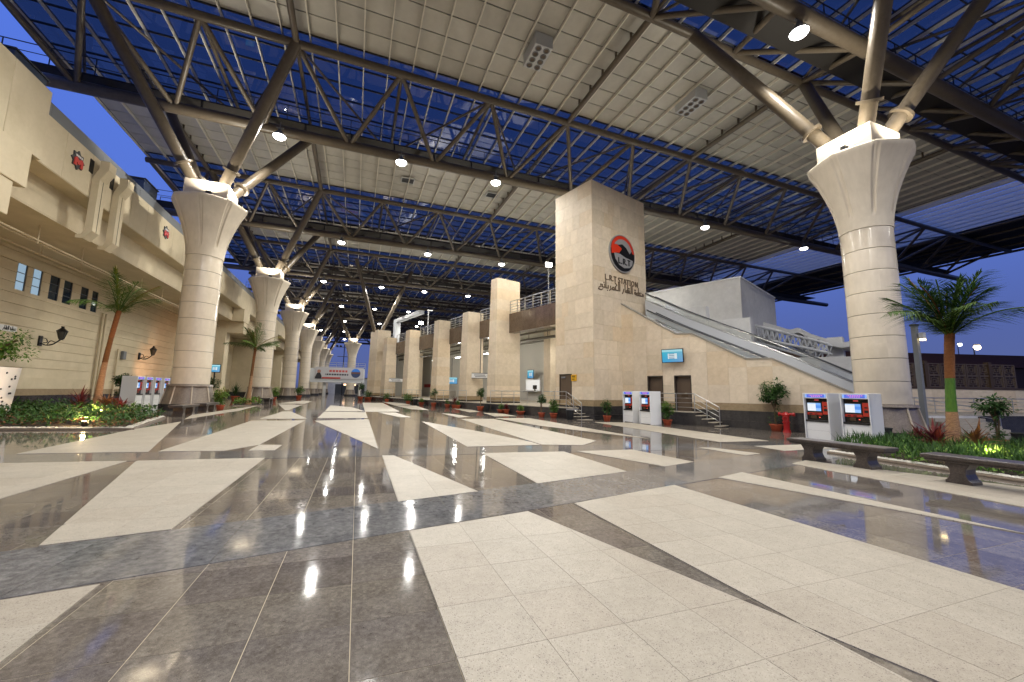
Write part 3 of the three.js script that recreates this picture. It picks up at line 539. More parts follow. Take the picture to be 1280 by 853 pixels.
// brown granite beams with railings between the pillars
const beamSpans = [[3.34, 10.33, 'between logo tower and tall pillar'], [11.3, 14.98, 'behind the tall pillar next to the tower'], [16.05, 20.98, 'between second and third pillars'], [22.1, 28.78, 'between third and fourth pillars'], [30.1, 36.68, 'between fourth and fifth pillars'], [38.1, 41, 'between fifth and last pillars']];
for (const [a, b, where] of beamSpans) {
  const g = thing('granite_beam', `brown granite beam ${where}`, 'beam', FAC, 1.2, a, 6.5, 'brown granite beams of the station front'), L = b - a;
  mesh('core', box(.03, .6, .02, 1.6, 0, -L), M.brown[1], g);
  clad(g, 'granite_panel', M.brown, widths(-L, 0, [.85, 1.0]), .02, 1.6, 1.6, (u0, u1, v0, v1) => box(0, .03, v0, v1, u0, u1));
  mesh('soffit', box(0, .6, 0, .018, -L, 0), M.brown[2], g);
  const r = thing('terrace_railing', `grey steel terrace railing ${where}`, 'railing', FAC, 1.3, a, 8.1, 'terrace railings above the beams');
  const q = [], p = []; for (const y of [.12, .34, .56, .78]) q.push(box(-.015, .015, y - .02, y + .02, 0, -L)); q.push(box(-.03, .03, 1.02, 1.08, 0, -L));
  mesh('bars', q, M.inox, r); for (let z = 0; z <= L + .01; z += L / Math.max(2, Math.round(L / .95))) mesh('post', box(-.035, .035, 0, 1.06, -z - .03, -z + .03), M.steelGrey, r);
}
{ // the ticket hall behind: ceiling, back wall, inner pillars, pipes
  const g = thing('ticket_hall', 'pale open ticket hall behind the pillars with back wall and ceiling', 'building', FAC, 1.9, 3.4, .8);
  mesh('ceiling', box(-.1, 8, 6.35, 6.7, 0, -42), M.ceil, g);
  mesh('terrace_slab', box(-.1, 8, 7.15, 7.3, 0, -42), M.conc, g);
  mesh('back_wall', box(6.8, 7.1, 0, 6.35, 0, -42), M.inner, g); mesh('end_wall', box(0, 7, 0, 7.1, -41.5, -42), M.inner, g);
  const back = mesh('upper_grille', box(6.72, 6.8, 4.2, 6.3, -.2, -11), M.darkGrey, g), ws = onT(FAC, 8.5, 666, 487)[0] - 3.4;
  for (let i = 0; i < 8; i++) mesh('slat', box(6.66, 6.71, 4.3 + i * .25, 4.36 + i * .25, -.2, -11), M.midGrey, back);
  for (const s of [onT(FAC, 5.6, 689, 470)[0] - 3.4, 15.6, 22, 29, 36]) mesh('inner_pillar', rbox(3.6, 4.5, 0, 6.35, -s - .9, -s, .02), M.lime[0], g);
  for (const [x, y, r] of [[1.6, 5.9, .09], [2.5, 6.1, .06], [2.9, 5.6, .13], [5.2, 5.8, .1]]) mesh('ceiling_pipe', pipe([x, y, 0], [x, y, -41.5], r, 8), M.pipeG, g);
  for (let s = 1; s < 40; s += 2.6) for (const [hx, hy] of [[1.6, 5.9], [2.9, 5.6]]) mesh('pipe_hanger', box(hx - .02, hx + .02, hy, 6.36, -s - .02, -s + .02), M.pipeG, g);
  // ticket window
  const w = mesh('ticket_window', box(6.6, 6.79, 1.0, 2.25, -ws - 1.2, -ws + 1.2), M.white, g, 'bright ticket office window with monitor');
  mesh('opening', box(6.575, 6.598, 1.1, 2.15, -ws - 1.08, -ws + 1.08), glow(new THREE.Color(1, .97, .9), .75), w);
  mesh('counter', box(6.3, 6.62, .9, 1.0, -ws - 1.3, -ws + 1.3), M.darkGrey, w); mesh('monitor', [box(6.48, 6.53, 1.2, 1.6, -ws + .15, -ws + .75), box(6.46, 6.56, 1.0, 1.2, -ws + .4, -ws + .5)], M.black, w);
  // tube lamps
  for (const s of [1.2, 4.4, 10.4, 14.4, 20.6, 26.8, 33]) {
    const t = thing('tube_lamp', 'glowing white linear lamp hanging in the ticket hall', 'lamp', FAC, 4.0 + (s > 4 && s < 5 ? 1.2 : 0), 3.4 + s, 5.5, 'linear lamps of the ticket hall');
    mesh('housing', rbox(-.12, .12, .03, .12, -.75, .75, .02), M.white, t); mesh('tube', rbox(-.09, .09, -.03, .028, -.73, .73, .02), glow(new THREE.Color(1, .98, .92), 9), t);
    mesh('wire', [box(-.006, .006, .12, 1.6, .49, .5), box(-.006, .006, .12, 1.6, -.5, -.49)], M.black, t);
    const l = new THREE.PointLight(new THREE.Color(1, .97, .9), 15, 0, 2); lightAt(l, V(0, -.12, 0)); l.name = 'light'; l.shadow.radius = 8; t.add(l);
  }
}
// flat screens
const screenTex = (f) => tex(128, 1, f);
const tvTex = screenTex((u, v) => { const b = u > .28 && u < .72 && v > .25 && v < .68; const line = b && (Math.floor(v * 24) % 3 === 0) && u > .33 && u < .6; if (line) return [70, 120, 160]; if (b) return [225, 238, 240]; if (v > .82) return [170, 225, 235]; return [60 + 60 * u, 165 + 30 * v, 215]; });
tvTex.repeat.set(1, 1);
const kioskTex = screenTex((u, v) => u < .62 ? (v > .86 ? [190, 215, 245] : [236, 242, 250]) : (v > .7 ? [120, 175, 245] : v > .35 ? [90, 150, 240] : [150, 195, 250])); kioskTex.repeat.set(1, 1);
const headTex = screenTex((u, v) => { const t = (v > .55 && v < .8 && u > .2 && u < .85 && Math.floor(u * 40) % 3 !== 0) || (v > .2 && v < .4 && u > .3 && u < .72 && Math.floor(u * 44) % 4 !== 0); return t ? [250, 150, 215] : u < .08 || u > .92 ? [150, 190, 250] : [92, 118, 232]; }); headTex.repeat.set(1, 1);
const scr = (map, k) => new THREE.MeshStandardMaterial({ color: 0x050505, emissive: 0xffffff, emissiveMap: map, emissiveIntensity: k, roughness: .2 });
function faceZ(w, h, x, y, z) { return new THREE.PlaneGeometry(w, h).translate(x, y, z); }
function tv(f, t, s, y, w, h, turn, label, pole) {
  const g = thing('display_screen', label, 'screen', f, t, s, y, undefined, turn);
  const b = mesh('casing', rbox(-w / 2 - .04, w / 2 + .04, -h / 2 - .04, h / 2 + .04, -.1, -.004, .02), M.black, g);
  mesh('picture', faceZ(w, h, 0, 0, 0), scr(tvTex, .8), g);
  mesh('bracket', pole ? box(-.03, .03, h / 2, h / 2 + pole, -.09, -.03) : box(-.1, .1, -.1, .1, -.4, -.1), M.black, g);
  return g;
}
{ // screens of the front
  tv(WAL, -.42, 1.98, 3.82, 1.12, .7, -Math.PI / 2 + .12, 'lit blue flat screen on the stair wall above the brown doors').rotateX(.1);
  let p = onT(FAC, 7.9, 663, 468); tv(FAC, 7.9, p[0], p[1], .95, .8, -Math.PI / 2, 'lit blue screen above the ticket office window');
  p = onT(FAC, 4.5, 564.5, 476); tv(FAC, 4.5, p[0], p[1], 1.3, .75, -.5, 'lit blue screen hanging between the third and fourth pillars', 2.3);
  // hanging signs
  for (const [x, y, w, l] of [[600, 470, 1.5, 'white hanging direction sign between the tall and second pillars'], [495, 475.5, 1.8, 'white hanging direction sign between the far pillars']]) {
    const q = onT(FAC, 1.0, x, y), g = thing('hanging_sign', l, 'sign', FAC, 1.0, q[0], q[1], 'hanging signs of the station front', -.45);
    mesh('board', rbox(-w / 2, w / 2, -.2, .2, -.04, .04, .015), M.white, g); mesh('frame', [box(-w / 2, w / 2, .2, .25, -.05, .05), box(-w / 2, w / 2, -.25, -.2, -.05, .05)], M.darkGrey, g); mesh('pole', box(-.03, .03, .25, 6.6 - q[1], -.03, .03), M.darkGrey, g);
    mesh('print', [box(-w * .35, w * .3, .02, .1, .041, .046), box(-w * .3, w * .35, -.12, -.05, .041, .046)], M.midGrey, g);
  }
  { const q = onT(FAC, 3.2, 563, 493), g = thing('ticket_gates', 'row of ticket gates with green lights on the platform', 'ticket gates', FAC, 3.2, q[0], .8); for (let i = 0; i < 5; i++) { const b = mesh('gate', rbox(-.6, .6, 0, 1.0, -i * .85 - .12, -i * .85 + .12, .04), M.inox, g); mesh('indicator', box(-.63, -.602, .55, .85, -i * .85 - .06, -i * .85 + .06), glow(new THREE.Color(.05, .9, .45), 1.6), b); } }
  { const q = onT(FAC, 8.5, 533, 482.5), g = thing('red_sign', 'small dark red sign on the ticket hall back wall', 'sign', FAC, 8.6, q[0], q[1]); mesh('board', box(0, .06, -.25, .25, -1.1, 1.1), M.redDeep, g); }
  // pale service gantry and mast above the terrace
  const g = thing('service_gantry', 'pale grey square portal standing on the terrace behind the railings', 'gantry', FAC, 4.5, onT(FAC, 4.5, 496, 410)[0], 8.1);
  { const hh = onT(FAC, 4.5, 496, 400)[1] - 8.1, ln = onT(FAC, 4.5, 496, 410)[0] - onT(FAC, 4.5, 526, 410)[0]; mesh('upright', box(-.4, .4, 0, hh, -.5, .5), M.pale, g); mesh('crossbar', box(-.4, .4, hh - .5, hh, .5, ln), M.pale, g); }
  const m = thing('light_mast', 'thin white mast with flat head on the terrace edge', 'mast', FAC, 1.6, 27.4, 8.1);
  mesh('pole', cyl(.05, .04, 0, 3.1, 8), M.white, m); mesh('head', box(-.1, .5, 3.05, 3.15, -.12, .12), M.white, m);
  // floodlights that glare over the terrace
  for (const [x, y, l] of [[686, 331, 'bright floodlight on the terrace beside the logo tower'], [526, 404, 'bright floodlight on the terrace beside the service gantry']]) { const q = onT(FAC, 2.4, x, y), f = thing('floodlight', l, 'floodlight', FAC, 2.4, q[0], q[1], 'terrace floodlights', -.4); mesh('housing', rbox(-.28, .28, -.2, .2, -.2, 0, .03), M.darkGrey, f); mesh('lens', faceZ(.5, .34, 0, 0, .004), glow(LAMPCOL, 45), f); mesh('pole', cyl(.04, .04, 8.1 - q[1], -.2, 8, 0, -.1), M.midGrey, f); const s = new THREE.SpotLight(LAMPCOL, 260, 0, 1.0, .6, 2); lightAt(s, V(0, 0, .05)); s.name = 'light'; s.target.name = 'aim'; s.target.position.set(0, -3, 8); f.add(s); f.add(s.target); }
}

// ================================================================ STAIR WALL
const prof = [[5.4, 7.35], [4.0, 6.42], [1.92, 5.06], [1.02, 5.0], [-1.57, 3.47], [-2.71, 3.43], [-5.69, 1.73], [-7.2, .9]];
const profY = s => { for (let i = 0; i < prof.length - 1; i++) if (s <= prof[i][0] && s >= prof[i + 1][0]) { const k = (prof[i][0] - s) / (prof[i][0] - prof[i + 1][0]); return prof[i][1] + (prof[i + 1][1] - prof[i][1]) * k; } return prof[0][1]; };
{
  const g = thing('stair_wall', 'cream stone wall rising in slopes to the left under the escalator with two brown doors', 'wall', WAL, 0, 0, 0);
  const TH = .04, side = pts => prism(pts.map(([s, y]) => [s, y]), .34).rotateY(Math.PI / 2); // x/y outline with x = s -> faces -t
  // core (outline along s, thickness along +t)
  const core = prism([[5.4, -.2], ...prof.map(([s, y]) => [s, y - .01]), [-7.2, -.2]].map(([s, y]) => [s, y]), .3).rotateY(Math.PI / 2).translate(.3, 0, 0);
  mesh('core', core, M.grout, g);
  const piece = (s0, s1, v0, v1) => { const pts = [[s0, v0], [s1, v0]], N = 6; for (let i = 0; i <= N; i++) { const s = s1 + (s0 - s1) * i / N; pts.push([s, Math.min(v1, profY(s))]); } if (Math.min(profY(s0), profY(s1)) < v0 + .05) { const q = pts.map(p => [p[0], Math.max(p[1], v0)]); if (Math.max(profY(s0), profY(s1)) < v0 + .05) return null; return prism(q, TH + .01).rotateY(Math.PI / 2); } return prism(pts, TH + .01).rotateY(Math.PI / 2); };
  const cols = [5.4, 4.6, 3.74, 2.77, 2.12, 1.16, .3, -.75, -1.6, -2.7, -3.75, -4.8, -5.7, -7.2], rows = [1.283, 2.2, 3.08, 3.97, 4.86, 5.75, 6.64, 7.5];
  for (let i = 0; i < cols.length - 1; i++) for (let j = 0; j < rows.length - 1; j++) {
    const door = i === 2 || i === 4; let v0 = rows[j]; if (door && j === 0) continue; if (door && j === 1) v0 = 2.74;
    const sh = door || j % 2 === 0 ? 0 : .0; const p = piece(cols[i] - .003 + sh, cols[i + 1] + .003 + sh, v0 + .003, rows[j + 1] - .003); if (p) mesh('stone_panel', p, pick(M.lime), g);
  }
  const skip = s => (s < 3.74 && s > 2.77) || (s < 2.12 && s > 1.16);
  for (let i = 0; i < cols.length - 1; i++) { const m = (cols[i] + cols[i + 1]) / 2; if (skip(m) || cols[i] < -5.8) continue; mesh('stone_band', box(0, TH + .01, .923, 1.28, -cols[i] + .001, -cols[i + 1] - .001), M.olive, g); for (const [a, b] of [[-.1, .42], [.423, .92]]) mesh('plinth_stone', box(-.012, TH + .01, a, b, -cols[i] + .003, -cols[i + 1] - .003), pick(M.plinth), g); }
  for (const [a, b] of [[3.74, 2.77], [2.12, 1.16]]) { const d = mesh('door', box(.22, .26, .78, 2.7, -a + .06, -b - .06), M.door, g, 'brown metal door set back in the stone wall'); mesh('door_frame', [box(.0, .3, .78, 2.74, -a, -a + .06), box(0, .3, .78, 2.74, -b - .06, -b), box(0, .3, 2.68, 2.74, -a + .06, -b - .06)], M.doorFrame, d); mesh('louvre', box(.2, .219, 1.5, 1.75, -a + .3, -b - .3), M.bronze, d); }
  // coping strip
  for (let i = 0; i < prof.length - 1; i++) { const [a, ya] = prof[i], [b, yb] = prof[i + 1]; const L = Math.hypot(a - b, ya - yb), an = Math.atan2(yb - ya, a - b); mesh('coping', new THREE.BoxGeometry(.42, .07, L + .02).rotateX(-an).translate(.17, (ya + yb) / 2 + .035, -(a + b) / 2), M.steelGrey, g); }
  // platform and steps before the doors
  const p = thing('door_platform', 'dark granite landing with steps before the two brown doors', 'platform', WAL, 0, 0, 0);
  mesh('slab', box(-1.0, -.015, -.2, .745, -4.6, -.6), M.plinth[0], p); mesh('paving', box(-1.02, -.015, .747, .78, -4.6, -.58), M.light[1], p);
  for (let i = 0; i < 4; i++) { const st = mesh('step', box(-1.0, -.015, -.15, .585 - i * .155, -.598 + i * .3, -.3 + i * .3), M.plinth[2], p); mesh('tread', rbox(-1.03, -.015, .587 - i * .155, .625 - i * .155, -.598 + i * .3, -.27 + i * .3, .01), M.light[1], st); }
  const r = thing('landing_rail', 'stainless railing of the landing before the two brown doors', 'railing', WAL, 0, 0, 0);
  rail(r, [[-.95, .78, -3.6], [-.95, .78, -.65], [-.95, .12, .55]], [[-.95, .78, -3.6], [-.95, .78, -2.6], [-.95, .78, -1.6], [-.95, .78, -.65], [-.95, .45, -.05], [-.95, .12, .55]]);
}
{ // escalators behind the wall: balustrades, handrails, glass
  for (const [t0, w, dy, lab] of [[.42, 1.3, -.42, 'escalator with steel handrail rising behind the stair wall'], [2.1, 1.5, .55, 'second escalator with glass sides and bright skirting, behind the first']]) {
    const g = thing('escalator', lab, 'escalator', WAL, t0, 0, 0), E1 = t0 < 1 ? 3.9 : 4.85, HR = .58, S = [[-6.6, .95], [-3.2, 2.9], [2.2, 5.7], [E1, 5.7 + (E1 - 2.2) * .58]];
    const line = (x, o, r, m, n) => mesh(n, bend(S.map(([s, y]) => [x, y + dy + o, -s]), r, 8, 40), m, g);
    const flat = (x0, x1, o0, o1, m, n) => { for (let i = 0; i < S.length - 1; i++) { const [a, ya] = S[i], [b, yb] = S[i + 1]; mesh(n, prism([[a, ya + dy + o0], [b, yb + dy + o0], [b, yb + dy + o1], [a, ya + dy + o1]], x1 - x0).rotateY(Math.PI / 2).translate(x0, 0, 0), m, g); } };
    flat(0, .12, -.9, .1, M.pale, 'truss_cladding'); flat(w - .12, w, -.9, .1, M.pale, 'truss_cladding'); flat(.12, w - .12, -.5, -.3, M.darkGrey, 'steps');
    flat(.05, .06, .1, HR - .06, M.clear, 'glass_side');
    line(.06, HR, .035, M.darkGrey, 'handrail'); line(w - .06, HR, .035, M.darkGrey, 'handrail'); line(.06, HR - .06, .03, M.inox, 'rail_track'); for (let i = 0; i < 9; i++) { const k = -6 + i * 1.15; if (k < E1) { let yy = 0; for (let q = 0; q < S.length - 1; q++) if (k >= S[q][0] && k <= S[q + 1][0]) yy = S[q][1] + (S[q + 1][1] - S[q][1]) * (k - S[q][0]) / (S[q + 1][0] - S[q][0]); mesh('glass_joint', box(.045, .065, yy + dy + .08, yy + dy + HR - .05, -k - .012, -k + .012), M.inox, g); } } line(w - .06, HR - .06, .03, M.inox, 'rail_track'); line(.02, .13, .03, M.inox, 'skirting'); line(w - .14, .13, .03, M.inox, 'skirting');
  }
}

// ================================================================ LEFT BUILDING
{
  const B0 = 4, B1 = 118, g = thing('left_building', 'long beige stone building with overhanging fascia and wall lanterns behind the column row', 'building', HALL, -16.3, 0, .3);
  const z = a => -a, Y = y => y - .3;
  mesh('core', box(-6, -.06, -.5, Y(11.9), z(B0), z(B1)), M.plaster, g);
  // base courses
  const seg = widths(B0, B1, [2.6]);
  for (let i = 0; i < 24; i++) { const a = B0 + 8 + i * 2.2; mesh('plinth_stone', box(-.07, .03, -.3, Y(1.15), z(a + .004), z(a + 2.196)), pick(M.plinth), g); }
  mesh('plinth_run', [box(-.07, .03, -.3, Y(1.15), z(B0), z(B0 + 8)), box(-.07, .03, -.3, Y(1.15), z(B0 + 60.9), z(B1))], M.plinth[0], g);
  mesh('stone_band', box(-.07, .02, Y(1.153), Y(1.5), z(B0), z(B1)), M.olive, g);
  mesh('stone_course', box(-.07, .01, Y(1.504), Y(2.1), z(B0), z(B1)), M.plaster, g);
  const H = .527;
  const rows = []; for (let y = 2.1; y < 8.6; y += H) rows.push(y);
  const win = [[27.42, 28.1], [28.49, 29.18], [29.78, 30.58], [30.93, 31.7], [32.5, 33.25], [33.65, 34.3]], WY0 = rows[9] - .02 > 6.7 ? rows[9] : rows[9];
  const wy0 = 2.1 + H * 9 - .32, wy1 = wy0 + 1.36;
  for (const y of rows) {
    const y1 = Math.min(8.62, y + H) - .022; let parts = [[B0, B1]];
    if (y + H > wy0 + .01 && y < wy1 - .01) { parts = []; let a = B0; for (const w of win) { parts.push([a, w[0]]); a = w[1]; } parts.push([a, B1]); const ov0 = Math.max(y, wy0), ov1 = Math.min(y1, wy1);
      if (y < wy0) for (const w of win) mesh('stone_course', box(-.07, 0, Y(y), Y(wy0), z(w[0]), z(w[1])), M.plaster, g);
      if (y1 > wy1) for (const w of win) mesh('stone_course', box(-.07, 0, Y(wy1), Y(y1), z(w[0]), z(w[1])), M.plaster, g); }
    for (const [a, b] of parts) mesh('stone_course', box(-.07, 0, Y(y), Y(y1), z(a), z(b)), M.plaster, g);
  }
  for (let i = 0; i < win.length; i++) { const [a, b] = win[i]; const lit = i < 2;
    const w = mesh('window', box(-.058, -.052, Y(wy0), Y(wy1), z(a), z(b)), lit ? glow(new THREE.Color(.45, .66, .85), .55) : M.winGlass, g, lit ? 'tall narrow window glowing pale blue' : 'tall narrow dark window');
    mesh('frame', [box(-.051, -.02, Y(wy0), Y(wy1), z(a), z(a + .06)), box(-.051, -.02, Y(wy0), Y(wy1), z(b - .06), z(b)), box(-.051, -.03, Y(wy0 + .42), Y(wy0 + .46), z(a + .06), z(b - .06)), box(-.051, -.03, Y(wy0 + .88), Y(wy0 + .92), z(a + .06), z(b - .06))], M.darkGrey, w); }
  // upper volume
  mesh('lower_soffit', box(-.06, 4.02, Y(8.62), Y(8.7), z(B0), z(B1)), M.plaster, g);
  mesh('lower_beam', box(3.7, 4.02, Y(8.703), Y(9.3), z(B0), z(B1)), M.plaster, g); mesh('upper_beam', box(3.6, 3.96, Y(9.31), Y(10.0), z(B0), z(B1)), M.plaster, g);
  mesh('upper_soffit', box(3.6, 4.78, Y(10.0), Y(10.1), z(B0), z(B1)), M.plaster, g);
  for (let a = 8.65; a < 86; a += 1.72) { const q = prism([[0, 0], [.2, 0], [.2, 2.0], [.16, 2.0], [.14, .5], [.02, .06]].map(([x, y]) => [x, y]), 1.7); mesh('fascia_panel', rbox(4.62, 4.8, Y(10.02), Y(11.98), z(a), z(a + 1.705), .02), M.plaster, g); }
  mesh('fascia_run', box(4.62, 4.8, Y(10.02), Y(11.98), z(86.05), z(B1)), M.plaster, g);
  for (let a = 6; a < 86; a += 3.44) mesh('coping_panel', box(4.3, 4.74, Y(12.0), Y(12.55), z(a), z(a + 3.43)), M.midGrey, g);
  mesh('roof', box(-6, 4.6, Y(11.92), Y(12.2), z(B0), z(B1)), M.conc, g);
  // metro emblems on the fascia: eight-pointed star and red letter
  for (const [a, y] of [[21.4, 11.15], [29.9, 11.2], [38.5, 11.2]]) {
    const st = Array.from({ length: 16 }, (_, i) => { const an = i / 16 * Math.PI * 2, r = i % 2 ? .3 : .42; return [Math.cos(an) * r, Math.sin(an) * r]; });
    const e = mesh('emblem', prism(st, .05).rotateY(Math.PI / 2).translate(4.8, Y(y), z(a)), M.darkGrey, g, 'grey star emblem with red letter');
    mesh('letter', prism([[.27, -.27], [.27, .02], [.15, .1], [0, .0], [-.15, .1], [-.27, .02], [-.27, -.27], [-.13, -.27], [-.13, -.1], [0, -.2], [.13, -.1], [.13, -.27]], .03).rotateY(Math.PI / 2).translate(4.851, Y(y), z(a)), M.metroRed, e);
    mesh('caption', [-.16, -.05, .06, .17].map(q => box(4.851, 4.87, Y(y + .13), Y(y + .21), z(a + q) - .035, z(a + q) + .035)), M.white, e);
  }
  mesh('raised_fascia', [rbox(4.55, 4.92, Y(10.0), Y(12.75), z(17.6), z(13.9), .02)], M.plaster, g); mesh('raised_fascia', rbox(4.55, 4.92, Y(10.0), Y(12.75), z(19.35), z(17.62), .02), M.plaster, g); mesh('raised_fascia', rbox(4.55, 4.92, Y(10.0), Y(12.75), z(13.88), z(9), .02), M.plaster, g);
  // corbel piers under the overhang
  for (const a of [16.8, 49, 66.3, 83.6]) {
    const p = mesh('pier', rbox(.02, 3.5, Y(1.15), Y(8.6), z(a + 1.4), z(a), .03), M.plaster, g);
    mesh('bracket', [rbox(3.5, 5.0, Y(7.4), Y(8.6), z(a + 1.42), z(a - .02), .03), rbox(4.03, 5.05, Y(8.605), Y(9.98), z(a + 1.9), z(a - .5), .03)], M.plaster, p); mesh('pier_base', box(.04, 3.53, Y(.4), Y(1.15), z(a + 1.43), z(a - .03)), M.plinth[1], p);
  }
  // boxed drain ducts hanging from the fascia
  for (const a of [22.75, 24.35]) { const b = mesh('drain_duct', [prism([[5.02, Y(11.8)], [5.34, Y(11.8)], [5.34, Y(11.4)], [5.08, Y(10.9)], [5.08, Y(8.5)], [4.8, Y(8.12)], [4.55, Y(8.12)], [4.55, Y(8.26)], [4.72, Y(8.3)], [4.82, Y(8.5)], [4.82, Y(10.95)], [5.02, Y(11.45)]], .55).translate(0, 0, z(a) - .27)], M.plaster, g, 'boxed beige drain duct'); mesh('seam', box(5.081, 5.088, Y(8.5), Y(10.9), z(a) - .012, z(a) + .012), M.black, b); mesh('outlet_hole', box(4.8, 4.83, Y(11.1), Y(11.7), z(a - .3), z(a - .55)), M.black, b); }
  // sprinkler and cable pipes under the soffit
  for (const [x, y, r] of [[1.6, 8.05, .05], [2.4, 8.15, .035], [3.1, 7.95, .045]]) mesh('soffit_pipe', pipe([x, Y(y), z(12)], [x, Y(y), z(48)], r, 7), M.plaster, g);
  for (let a = 14; a < 48; a += 3) for (const [hx, hy] of [[1.6, 8.05], [3.1, 7.8]]) mesh('pipe_hanger', box(hx - .02, hx + .02, Y(hy), Y(8.62), z(a) - .02, z(a) + .02), M.plaster, g);
  // downpipes and a control box
  for (const a of [34.9, 35.25]) mesh('downpipe', cyl(.07, .07, Y(.8), Y(6.6), 10, .12, z(a)), M.plaster, g);
  mesh('downpipe', cyl(.06, .06, Y(.8), Y(4.4), 10, .12, z(37.3)), M.plaster, g); mesh('control_box', rbox(.02, .2, Y(3.7), Y(4.3), z(38.3), z(37.9), .02), M.midGrey, g);
  // wall writing plate
  { const p = mesh('name_plate', box(.001, .03, Y(4.35), Y(4.65), z(28), z(26.2)), M.white, g, 'white plate with dark lettering'); mesh('lettering', strokes(arStation[0].slice(0, 14), arStation[1], .17, .03, .008).rotateY(Math.PI / 2).translate(.031, Y(4.44), z(27.9)), M.black, p); }
  // rooftop boxes
  for (const [a, w] of [[18.6, 1.6], [28.2, 1.6], [40, 1.6]]) { const t = thing('roof_unit', 'blue-grey box standing on the left building roof', 'roof unit', HALL, -13.2, a, 12.2, 'boxes on the left building'); mesh('casing', rbox(-.8, 1.1, 0, 1.5, -w, 0, .03), mat(0x33415c, { roughness: .5 }), t); mesh('lid', box(-.85, 1.15, 1.5, 1.56, -w - .05, .05), M.darkGrey, t); }
}
// wall lanterns
for (const [a, y] of [[29.7, 3.95], [40.6, 3.95], [54.5, 3.95]]) {
  const g = thing('wall_lantern', 'black wrought iron wall lantern on the beige left building', 'lantern', HALL, -16.28, a, y, 'wall lanterns of the left building');
  mesh('wall_plate', box(-.02, .05, -.1, .45, -.12, .12), M.black, g); mesh('scroll_arm', [bend([[.04, .05, 0], [.3, -.05, 0], [.55, .02, 0], [.85, .3, 0]], .035, 6), bend([[.04, .35, 0], [.25, .3, 0], [.3, .1, 0], [.15, .08, 0]], .022, 6), bend([[.3, -.03, 0], [.45, .2, 0], [.62, .14, 0]], .02, 6)], M.black, g);
  mesh('lantern_glass', cyl(.1, .2, .32, .72, 6, .86, 0), mat(0x4a4a44, { roughness: .25 }), g);
  const c = mesh('lantern_cage', [cyl(.22, .24, .72, .77, 6, .86, 0), cyl(.24, .07, .77, .95, 6, .86, 0), cyl(.06, .08, .95, 1.03, 8, .86, 0), cyl(.11, .07, .27, .33, 6, .86, 0), ...[0, 1, 2, 3, 4, 5].map(i => { const t = i * Math.PI / 3; return pipe([.86 + Math.sin(t) * .1, .32, Math.cos(t) * .1], [.86 + Math.sin(t) * .2, .72, Math.cos(t) * .2], .016, 5); })], M.black, g);
}
{ // warm wall washer hidden behind the first column
  const g = thing('wall_washer', 'small warm wall washer lamp low on the left building behind the first column', 'lamp', HALL, -12.2, 37.5, undefined);
  mesh('housing', rbox(-.2, .2, 0, .22, -.15, .15, .02), M.black, g); mesh('lens', box(-.16, .16, .222, .23, -.11, .11), glow(new THREE.Color(1, .45, .18), 4), g);
  const l = new THREE.SpotLight(new THREE.Color(1, .42, .16), 110, 0, .42, .8, 2); lightAt(l, V(0, .27, 0)); l.name = 'light'; l.target.name = 'aim'; l.target.position.set(-4.1, 3.6, -5.6); g.add(l); g.add(l.target);
}
{ const g = thing('wall_screen', 'small lit blue screen on a post beside the small palm', 'screen', HALL, -12.6, 46, undefined); mesh('post', box(-.05, .05, 0, 2.6, -.05, .05), M.black, g); mesh('casing', rbox(-.45, .45, 2.6, 3.4, -.08, .04, .02), M.black, g); mesh('picture', faceZ(.8, .68, 0, 3.0, .045), scr(tvTex, .9), g); }

